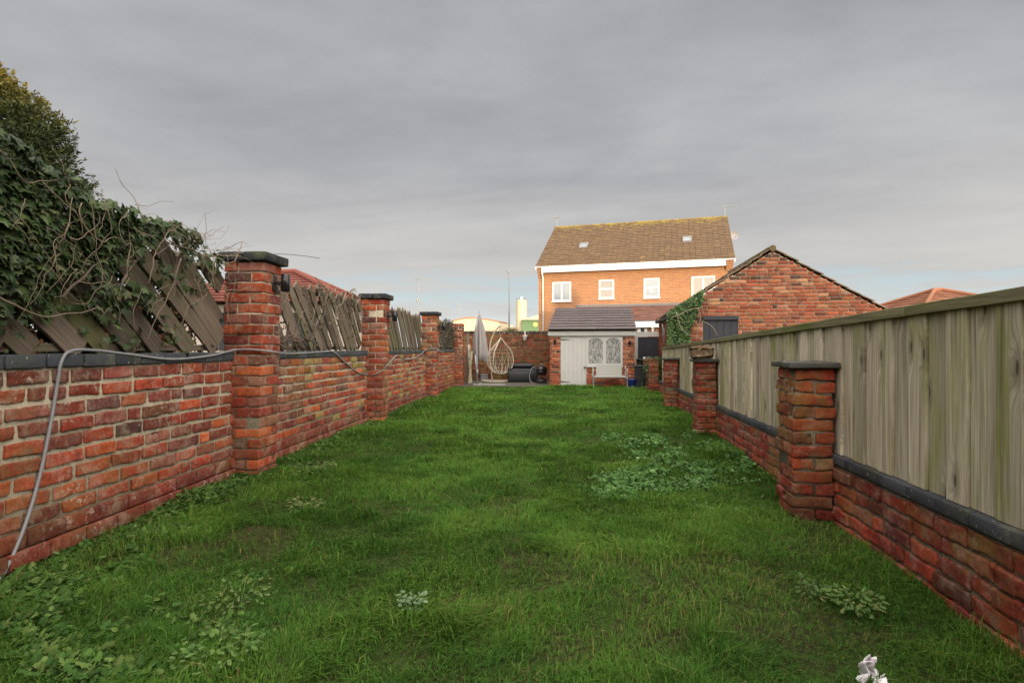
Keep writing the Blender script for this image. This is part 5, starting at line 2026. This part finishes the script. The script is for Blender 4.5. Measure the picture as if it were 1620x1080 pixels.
mb.build('lean_to_fascia', M['white'], ho, local=True)
mb = MB()
du0, du1 = HF.uz(1008, 520, LV)[0], HF.uz(1024, 520, LV)[0]
box(mb, (LU0, LV, 0), (du0, LV + .2, LZ0 - .03))
box(mb, (du1, LV, 0), (LU1, LV + .2, LZ0 - .03))
box(mb, (LU0, LV + .21, 0), (LU0 + .2, -.003, LZ0 - .03))
mb.build('lean_to_wall', M['housebrick'], ho, local=True)
mb = MB()
rbox(mb, ((du0 + du1) / 2, LV + .05, (LZ0 - .1) / 2), ((du1 - du0) / 2 - .005, .03, (LZ0 - .1) / 2), None, .01)
bd = mb.build('back_door', M['white'], ho, local=True)
mb = MB()
pu0, pz1 = HF.uz(1013.5, 518.5, LV)
pu1, pz0 = HF.uz(1019.5, 525, LV)
box(mb, (pu0, LV + .012, pz0), (pu1, LV + .03, pz1))
mb.build('pane', M['glass'], bd, local=True)
ll = HF.uz(1032.5, 521, LV)
c_ = np.array([HF.x, HF.y, 0]) + HF.U * ll[0] + HF.V * (LV - .07) + ZUP * ll[1]
root = thing('porch_lantern', 'small white lantern on the wall beside the back door', 'lamp', tuple(c_), HF.rz)
mb = MB()
lathe(mb, [(.04, -.12), (.06, .02), (.10, .03), (.02, .13)], (0, 0, 0), 6)
mb.build('lantern_body', M['white'], root, local=True)
mb = MB()
tube(mb, [(0, .066, -.02), (0, .0, -.02)], .015, 6)
mb.build('bracket', M['black'], root, local=True)


# aerials and dish on the house
def aerial(base, h, lab, ln=.9, ang=20):
    root = thing('tv_aerial', lab, 'aerial', tuple(base), R(ang), 'television aerials on the houses')
    mb = MB()
    tube(mb, [(0, 0, -.2), (0, 0, h)], .018, 6)
    mb.build('mast', M['steel'], root, local=True)
    mb = MB()
    tube(mb, [(-.15, 0, h - .1), (ln, 0, h - .1)], .014, 6)
    for i in range(7):
        x_ = -.1 + i * (ln / 7)
        tube(mb, [(x_, -.2 + .01 * i, h - .1), (x_, .2 - .01 * i, h - .1)], .007, 4)
    tube(mb, [(-.12, 0, h - .3), (-.12, 0, h + .1)], .012, 4)
    mb.build('antenna', M['steel'], root, local=True)


def hpt(u, v, z):
    return np.array([HF.x, HF.y, 0]) + HF.U * u + HF.V * v + ZUP * z


aerial(hpt(.05, vr, zr), .75, 'thin television aerial on the left ridge end of the big house', .25, 10)
aerial(hpt(HU - .05, vr, zr), .75, 'thin television aerial on the right ridge end of the big house', .7, -10)
dc = hpt(HU + .35, 3.5, 7.1)
root = thing('satellite_dish', 'small dark satellite dish on the house gable', 'satellite dish', tuple(dc))
mb = MB()
ns = 20
V = []
for r_, y_ in ((.0, .06), (.12, .045), (.22, .0)):
    for i in range(ns):
        a = 2 * math.pi * i / ns
        V.append((r_ * math.cos(a) + .1 * y_, -y_ * -1 - .05, r_ * 1.1 * math.sin(a)))
mb.add(V, [(k * ns + i, k * ns + (i + 1) % ns, (k + 1) * ns + (i + 1) % ns, (k + 1) * ns + i) for k in range(2) for i in range(ns)])
mb.build('dish', M['grey'], root, smooth=True, local=True)
mb = MB()
tube(mb, [(-.45, .1, -.1), (0, .05, -.02)], .02, 6)
tube(mb, [(0, -.0, -.2), (.02, -.3, -.05)], .012, 6)
mb.build('arm', M['steel'], root, local=True)

# ================================================================== FAR TOWN
M['cladding'] = m_plain('cream_cladding', (.50, .43, .29), .6, .08, 1.5, 0)
M['greenclad'] = m_plain('green_cladding', (.085, .16, .07), .6, .1, 1.5, 0)
wh = thing('warehouse', 'long low cream clad warehouse beyond the garden end', 'warehouse', (-6, 90, 0))
mb = MB()
pr = [(P(716, 524, 90)[0], -1)] + [(P(x, y, 90)[0], P(x, y, 90)[2]) for x, y in ((716, 507), (735, 503), (748, 502), (770, 505), (803, 511), (820, 520))] + [(P(820, 524, 90)[0], -1)]
k = len(pr)
mb.add([(x, 90, z) for x, z in pr] + [(x, 112, z) for x, z in pr], [tuple(range(k)), tuple(range(2 * k - 1, k - 1, -1))] + [(i, i + k, (i + 1) % k + k, (i + 1) % k) for i in range(k)])
mb.build('shell', M['cladding'], wh)
mb = MB()
tp = [(P(x, y, 89.9)[0], P(x, y, 89.9)[2]) for x, y in ((716, 507), (735, 503), (748, 502), (770, 505), (803, 511))]
tube(mb, [(x, 89.9, z + .03) for x, z in tp], .07, 6)
mb.build('verge_trim', m_plain('red_trim', (.35, .12, .07), .6, .1, 3, 0), wh)
M['rib'] = m_plain('pale_rib', (.5, .44, .32), .6, .1, 3, 0)
for px in range(772, 812, 6):
    mb = MB()
    a = P(px, 519, 89.9)
    box(mb, (a[0] - .12, 89.85, a[2] - .3), (a[0] + .12, 89.95, a[2] + .35))
    mb.build('cladding_rib', M['rib'], wh)

si = thing('silo', 'tall cream cylindrical silo beside the green clad building', 'silo', (P(825, 520, 80)[0], 80, 0))
cx = P(825, 520, 80)[0]
rr_ = 8.2 / FPX * 80
zt = P(825, 475, 80)[2]
mb = MB()
lathe(mb, [(rr_, -1), (rr_, zt - .1), (rr_ * .97, zt)], (cx, 80, 0), 40)
mb.build('tank', M['cladding'], si, smooth=False)
mb = MB()
a = np.linspace(0, 2 * math.pi, 33)[:-1]
tube(mb, np.stack([cx + rr_ * np.cos(a), 80 + rr_ * np.sin(a), np.full(32, zt + .25)], 1), .025, 4, closed=True)
for an in a[::3]:
    tube(mb, [(cx + rr_ * math.cos(an), 80 + rr_ * math.sin(an), zt - .02), (cx + rr_ * math.cos(an), 80 + rr_ * math.sin(an), zt + .26)], .02, 4)
mb.build('guard_rail', M['steel'], si)
mb = MB()
lathe(mb, [(.16, zt - .05), (.16, zt + .45), (.10, zt + .5)], (cx, 80, 0), 12)
mb.build('vent', M['white'], si)

gb = thing('green_building', 'green clad industrial building with a round pale emblem on its gable', 'warehouse', (P(846, 520, 78)[0], 78, 0))
x0, x1 = P(826, 520, 78)[0], P(885, 520, 78)[0]
zA, zB = P(830, 506, 78)[2], P(852, 499, 78)[2]
mb = MB()
box(mb, (x0, 78, -1), (x1, 95, zA))
mb.build('wall', M['greenclad'], gb)
mb = MB()
xa = (x0 + x1) / 2
zt = zA + (zB - zA) * 1.3
mb.add([(x0 - .1, 77.7, zA + .003), (xa, 77.7, zt), (x1 + .1, 77.7, zA + .003), (x0 - .1, 95, zA + .003), (xa, 95, zt), (x1 + .1, 95, zA + .003)], [(0, 2, 1), (3, 4, 5), (0, 1, 4, 3), (1, 2, 5, 4), (0, 3, 5, 2)])
mb.build('roof', M['cladding'], gb)
mb = MB()
ec = P(847, 513.2, 77.9)
for r0, r1 in ((.0, .14), (.21, .30)):
    for i in range(24):
        a0, a1 = 2 * math.pi * i / 24, 2 * math.pi * (i + 1) / 24
        q = [(r0 * math.cos(a0), r0 * math.sin(a0)), (r1 * math.cos(a0), r1 * math.sin(a0)), (r1 * math.cos(a1), r1 * math.sin(a1)), (r0 * math.cos(a1), r0 * math.sin(a1))]
        mb.add([(ec[0] + x_, 77.93, ec[2] + z_) for x_, z_ in q], [(0, 1, 2, 3)])
mb.build('emblem', m_plain('yellow_emblem', (.62, .55, .16), .6, .05, 3, 0), gb)
# street lamps and mast
lb = P(805.5, 524, 40)
lz = P(805, 432, 40)[2]
root = thing('street_lamp', 'slim grey street lamp post standing before the cream silo', 'street lamp', (lb[0], 40, 0))
mb = MB()
tube(mb, [(lb[0], 40, 0), (lb[0], 40, lz * .55), (lb[0], 40, lz * .56), (lb[0], 40, lz)], [.075, .06, .045, .035], 10)
mb.build('post', M['grey'], root, smooth=True)
mb = MB()
rbox(mb, (lb[0] - .06, 40, lz + .06), (.10, .06, .035), (np.zeros(3), np.array([1.0, 0, 0]), np.array([0, -1.0, 0]), ZUP), .02) if False else rbox(mb, (0, 0, 0), (.16, .07, .035), (np.array([lb[0] - .08, 40, lz + .08]), np.array([.8, 0, -.6]), np.array([0, -1.0, 0]), np.array([.6, 0, .8])), .02)
mb.build('lamp_head', M['grey'], root, smooth=True)
lb = P(727.5, 524, 110)
root = thing('distant_lamp_post', 'distant lamp post rising above the warehouse roof', 'street lamp', (lb[0], 110, 0))
zt = P(727, 484, 110)[2]
mb = MB()
tube(mb, [(lb[0], 110, 0), (lb[0], 110, zt)], .06, 6)
mb.build('post', M['steel'], root)
mb = MB()
box(mb, (lb[0] - .25, 109.8, zt), (lb[0] + .25, 110.2, zt + .15))
mb.build('lamp_head', M['grey'], root)
lb = P(662.5, 524, 30)
zt = P(662, 441, 30)[2]
root = thing('radio_mast', 'tall thin aerial pole above the slat screens', 'mast', (lb[0], 30, 0))
mb = MB()
tube(mb, [(lb[0], 30, 0), (lb[0], 30, zt)], .022, 6)
mb.build('pole', M['steel'], root)
mb = MB()
tube(mb, [(lb[0] - .25, 30, zt - .02), (lb[0] + .22, 30, zt - .02)], .014, 5)
for i in range(6):
    tube(mb, [(lb[0] - .22 + .08 * i, 29.85, zt - .02), (lb[0] - .22 + .08 * i, 30.15, zt - .02)], .008, 4)
tube(mb, [(lb[0] + .42, 30, zt - .1), (lb[0] + .42, 30, zt + .35)], .008, 4)
tube(mb, [(lb[0] + .2, 30, zt - .02), (lb[0] + .42, 30, zt - .02)], .008, 4)
lathe(mb, [(.02, -1.22), (.05, -1.20), (.05, -1.05), (.02, -1.03)], (lb[0] - .08, 30, zt), 8)
mb.build('antenna', M['steel'], root)

# ---- neighbouring bungalow roofs
M['redtile'] = m_tile('red_pantile')


def hip_roof(root, x0, x1, y0, y1, ze, zr_, ridge_in, col, mname):
    """hipped roof tiled in courses, eaves at ze"""
    mb = MB()
    mbh = MB()
    yc = (y0 + y1) / 2
    A, B = np.array([x0 + ridge_in, yc, zr_]), np.array([x1 - ridge_in, yc, zr_])
    q = [np.array([x0, y0, ze]), np.array([x1, y0, ze]), np.array([x1, y1, ze]), np.array([x0, y1, ze])]
    faces = [(q[0], q[1], B, A), (q[1], q[2], B, B), (q[2], q[3], A, B), (q[3], q[0], A, A)]
    for (a, b, c_, d_) in faces:
        nrm = np.cross(b - a, d_ - a)
        nrm /= np.linalg.norm(nrm)
        rows_ = 11
        for k in range(rows_):
            f0, f1 = k / rows_, (k + 1) / rows_
            l0, r0 = a + (d_ - a) * f0, b + (c_ - b) * f0
            l1, r1 = a + (d_ - a) * f1, b + (c_ - b) * f1
            n_ = max(1, int(np.linalg.norm(r0 - l0) / .35))
            for j in range(n_):
                p0, p1 = l0 + (r0 - l0) * j / n_, l0 + (r0 - l0) * (j + 1) / n_
                p2, p3 = l1 + (r1 - l1) * (j + 1) / n_, l1 + (r1 - l1) * j / n_
                up_ = nrm * .035
                mb.add([p0 + up_, p1 + up_, p2, p3, p0, p1], [(0, 1, 2, 3), (4, 5, 1, 0)], 0, np.array(col) * math.exp(random.gauss(0, .16)))
    r_ = mb.build('roof', mname, root)
    for (a, b) in ((q[0], A), (q[1], B), (q[2], B), (q[3], A), (A, B)):
        tube(mbh, [a + ZUP * .03, b + ZUP * .05], .09, 8, 0, np.array(col) * 1.25)
    mbh.build('hip_tiles', mname, r_)


rb = thing('red_roof_bungalow', 'bungalow with red pantile hipped roof behind the second slat screen', 'house', (-7.6, 20, 0))
ap = P(467, 429, 19)
mb = MB()
box(mb, (ap[0] - 3.0, 16.8, -.1), (ap[0] + 2.2, 21.2, 2.35))
mb.build('wall', m_plain('pale_render', (.55, .48, .42), .8, .1, 2, .1), rb)
hip_roof(rb, ap[0] - 3.4, ap[0] + 2.6, 16.4, 21.6, 2.4, ap[2] - .06, 2.6, (.18, .058, .042), M['redtile'])
for dx in (-1.4, .6):
    mb = MB()
    box(mb, (ap[0] + dx, 16.75, 1.0), (ap[0] + dx + 1.2, 16.79, 2.1))
    mb.build('window', M['glass'], rb)

rb = thing('tile_roof_house', 'house with orange tiled hipped roof peeping over the board fence', 'house', (18.5, 25, 0))
ap = P(1492, 461, 25)
mb = MB()
box(mb, (ap[0] - 3.1, 22.0, -.1), (ap[0] + 3.1, 28.6, 2.15))
mb.build('wall', m_plain('buff_render', (.45, .36, .28), .8, .1, 2, .1), rb)
hip_roof(rb, ap[0] - 3.5, ap[0] + 3.5, 21.6, 29.0, 2.2, ap[2] + .06, 3.35, (.24, .10, .055), M['redtile'])

# ---- conifer behind the ivy
tc = np.array([-9.55, 9.8, 0])
ct = thing('conifer', 'tall conifer with sunlit gold painted into its top, rising behind the ivy on the left', 'tree', tuple(tc))
mb = MB()
tube(mb, [tc + [0, 0, -.1], tc + [.03, 0, 2.0], tc + [0, .02, 4.2], tc + [0, 0, 5.7]], [.17, .13, .08, .02], 10, 0, (.10, .07, .05))
for i in range(60):
    z0 = rng.uniform(.6, 5.0)
    a = rng.uniform(0, 2 * math.pi)
    rad = 1.9 * (1 - ((z0 - 1.5) / 4.6) ** 2 if z0 > 1.5 else 1) * .8
    tube(mb, [tc + [0, 0, z0], tc + [rad * .6 * math.cos(a), rad * .6 * math.sin(a), z0 + .25], tc + [rad * math.cos(a), rad * math.sin(a), z0 + .7]], [.03, .02, .006], 5, 0, (.09, .065, .045))
mb.build('trunk', M['twig'], ct)
mb = MB()
C, N_, T_, Sz, Cc = [], [], [], [], []
for i in range(4200):
    z0 = rng.uniform(1.6, 5.95)
    prof_ = 2.08 * max(0.02, 1 - ((max(z0, 1.2) - 1.2) / 4.85) ** 2.3) ** .7
    a = rng.uniform(0, 2 * math.pi)
    lump = 1 + .36 * vnoise(np.array([[math.cos(a) * 2, math.sin(a) * 2, z0 * 1.4]]), 1.0, 90)[0]
    rr_ = prof_ * lump * (1 - .5 * rng.uniform(0, 1) ** 2.2)
    tip = tc + np.array([rr_ * math.cos(a), rr_ * math.sin(a), z0])
    outd = np.array([math.cos(a), math.sin(a), .45]) + rng.normal(0, .3, 3)
    outd /= np.linalg.norm(outd)
    ln = rng.uniform(.18, .42)
    k = 34
    s_ = rng.uniform(0, 1, k)
    pts_ = tip[None] + outd[None] * (s_ * ln)[:, None] + rng.normal(0, 1, (k, 3)) * (.07 * (1.1 - s_))[:, None]
    C.append(pts_)
    N_.append(rng.normal(0, 1, (k, 3)) + [0, 0, .4])
    T_.append(outd[None] + rng.normal(0, .55, (k, 3)))
    Sz.append(rng.uniform(.045, .11, k))
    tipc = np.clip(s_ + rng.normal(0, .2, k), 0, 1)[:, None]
    hgt = np.clip((z0 - 4.6) / 1.2, 0, 1)  # low sunlight painted in: tips turn gold towards the top
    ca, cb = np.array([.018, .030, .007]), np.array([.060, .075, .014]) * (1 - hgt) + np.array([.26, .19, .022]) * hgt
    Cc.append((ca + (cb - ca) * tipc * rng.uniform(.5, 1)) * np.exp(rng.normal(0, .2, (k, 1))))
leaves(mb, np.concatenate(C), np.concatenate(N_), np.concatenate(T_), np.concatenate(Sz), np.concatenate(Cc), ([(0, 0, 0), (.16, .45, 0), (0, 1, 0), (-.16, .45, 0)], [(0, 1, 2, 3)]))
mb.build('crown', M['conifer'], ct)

# ---- terrace behind the photographer: it shades the garden from the low sun
tr_ = thing('terrace', 'brick terrace row with chimneys standing behind the photographer', 'house', (5, -12, 0))
mb = MB()
box(mb, (-26, -15.5, -.1), (34, -8.5, 4.9))
mb.build('wall', M['housebrick'], tr_)
mb = MB()
TZ = 7.25
mb.add([(-26.3, -8.2, 4.905), (34.3, -8.2, 4.905), (34.3, -12, TZ), (-26.3, -12, TZ), (-26.3, -15.8, 4.905), (34.3, -15.8, 4.905)], [(0, 1, 2, 3), (3, 2, 5, 4), (0, 3, 4), (1, 5, 2), (0, 4, 5, 1)], 0, (.12, .10, .09))
mb.build('roof', M['shedtile'], tr_)
for cx in (14.0, -9.0, 26.0):
    mb = MB()
    box(mb, (cx - .5, -12.4, TZ - .6), (cx + .5, -11.6, TZ + .75))
    ch = mb.build('chimney', M['housebrick'], tr_)
    for dx in (-.25, .25):
        mb = MB()
        lathe(mb, [(.12, TZ + .75), (.10, TZ + 1.1), (.12, TZ + 1.12)], (cx + dx, -12, 0), 12)
        mb.build('chimney_pot', M['redtile'], ch)

# ---- litter and single weeds on the lawn
lt = gp(1374, 1082)
mb = MB()
nu_, nv_ = 9, 9
for (ox, oy, ang, w_, h_) in ((-.010, 0, 20, .026, .062), (.018, .010, -25, .023, .072), (.02, -.02, 80, .035, .02)):
    V = []
    for i in range(nu_):
        for j in range(nv_):
            a_, b_ = i / (nu_ - 1) - .5, j / (nv_ - 1)
            taper = 1 - .55 * b_
            x_ = a_ * w_ * 2 * taper + .01 * math.sin(b_ * 5 + ox * 90)
            y_ = .018 * math.sin(a_ * 7 + b_ * 3) + .006 * math.sin(b_ * 11)
            z_ = b_ * h_ + .012 * math.sin(a_ * 9)
            c2, s2 = math.cos(R(ang)), math.sin(R(ang))
            V.append((lt[0] + ox + x_ * c2 - y_ * s2, lt[1] + oy + x_ * s2 + y_ * c2, z_ + .01))
    mb.add(V, [(i * nv_ + j, (i + 1) * nv_ + j, (i + 1) * nv_ + j + 1, i * nv_ + j + 1) for i in range(nu_ - 1) for j in range(nv_ - 1)])
o = mb.build('tissue', m_plain('white_tissue', (.75, .72, .75), .8, .05, 20, .05), smooth=True, loc=tuple(lt))
sm = o.modifiers.new('thickness', 'SOLIDIFY')
sm.thickness = .002
tag(o, 'crumpled white tissue standing in the grass near the right wall', 'litter')


def rosette(px, py, n, size, lab, cols, spread=.08, shape=None):
    shape = shape or LOBED
    c_ = gp(px, py)
    root = thing('weed_plant', lab, 'weed', (c_[0], c_[1], 0), 0, 'single weeds in the lawn')
    mb = MB()
    a = rng.uniform(0, 2 * math.pi, n)
    r_ = spread * np.sqrt(rng.uniform(0, 1, n))
    z_ = float(lawn_z(np.array([c_[0]]), np.array([c_[1]]))[0])
    C = np.stack([c_[0] + r_ * np.cos(a), c_[1] + r_ * np.sin(a), z_ + .028 + rng.uniform(0, .045, n)], 1)
    T = np.stack([np.cos(a), np.sin(a), rng.uniform(-.2, .5, n)], 1)
    leaves(mb, C, np.array([0, -.1, 1.]) + rng.normal(0, .35, (n, 3)), T, size * rng.uniform(.6, 1.2, n), np.asarray(cols)[rng.integers(0, len(cols), n)] * np.exp(rng.normal(0, .15, (n, 1))), shape)
    mb.build('leaf_rosette', M['weed'], root)
    mb = MB()
    for i in range(8):
        j = i % n
        tube(mb, [(c_[0], c_[1], z_), (C[j, 0], C[j, 1], C[j, 2])], .0016, 4, 0, (.08, .13, .04))
    mb.build('stem', M['twig'], root)


rosette(652, 978, 60, .022, 'pale grey green weed clump in the middle of the near lawn', [(.15, .22, .12), (.11, .18, .09)], .05, ROUND)
rosette(1352, 975, 120, .024, 'broad leaved weed near the foot of the right wall', [(.10, .16, .045), (.08, .145, .04), (.16, .18, .06)], .10)
rosette(1285, 948, 60, .022, 'smaller leafy weed beside the broad weed on the right', [(.07, .135, .04), (.09, .15, .05)], .07)
rosette(345, 1045, 140, .022, 'tall leafy weed at the front of the left lawn edge', [(.08, .15, .04), (.11, .18, .05)], .13)
rosette(485, 808, 110, .024, 'straw coloured weed tuft beyond the left border', [(.17, .165, .07), (.11, .145, .05)], .11)
rosette(380, 950, 120, .018, 'yellowish low weed in the grass off the left wall', [(.14, .165, .055), (.085, .135, .04)], .14)
rosette(500, 745, 120, .024, 'pale weed cluster in the grass by the tall near pier', [(.14, .165, .06), (.085, .135, .04)], .16)
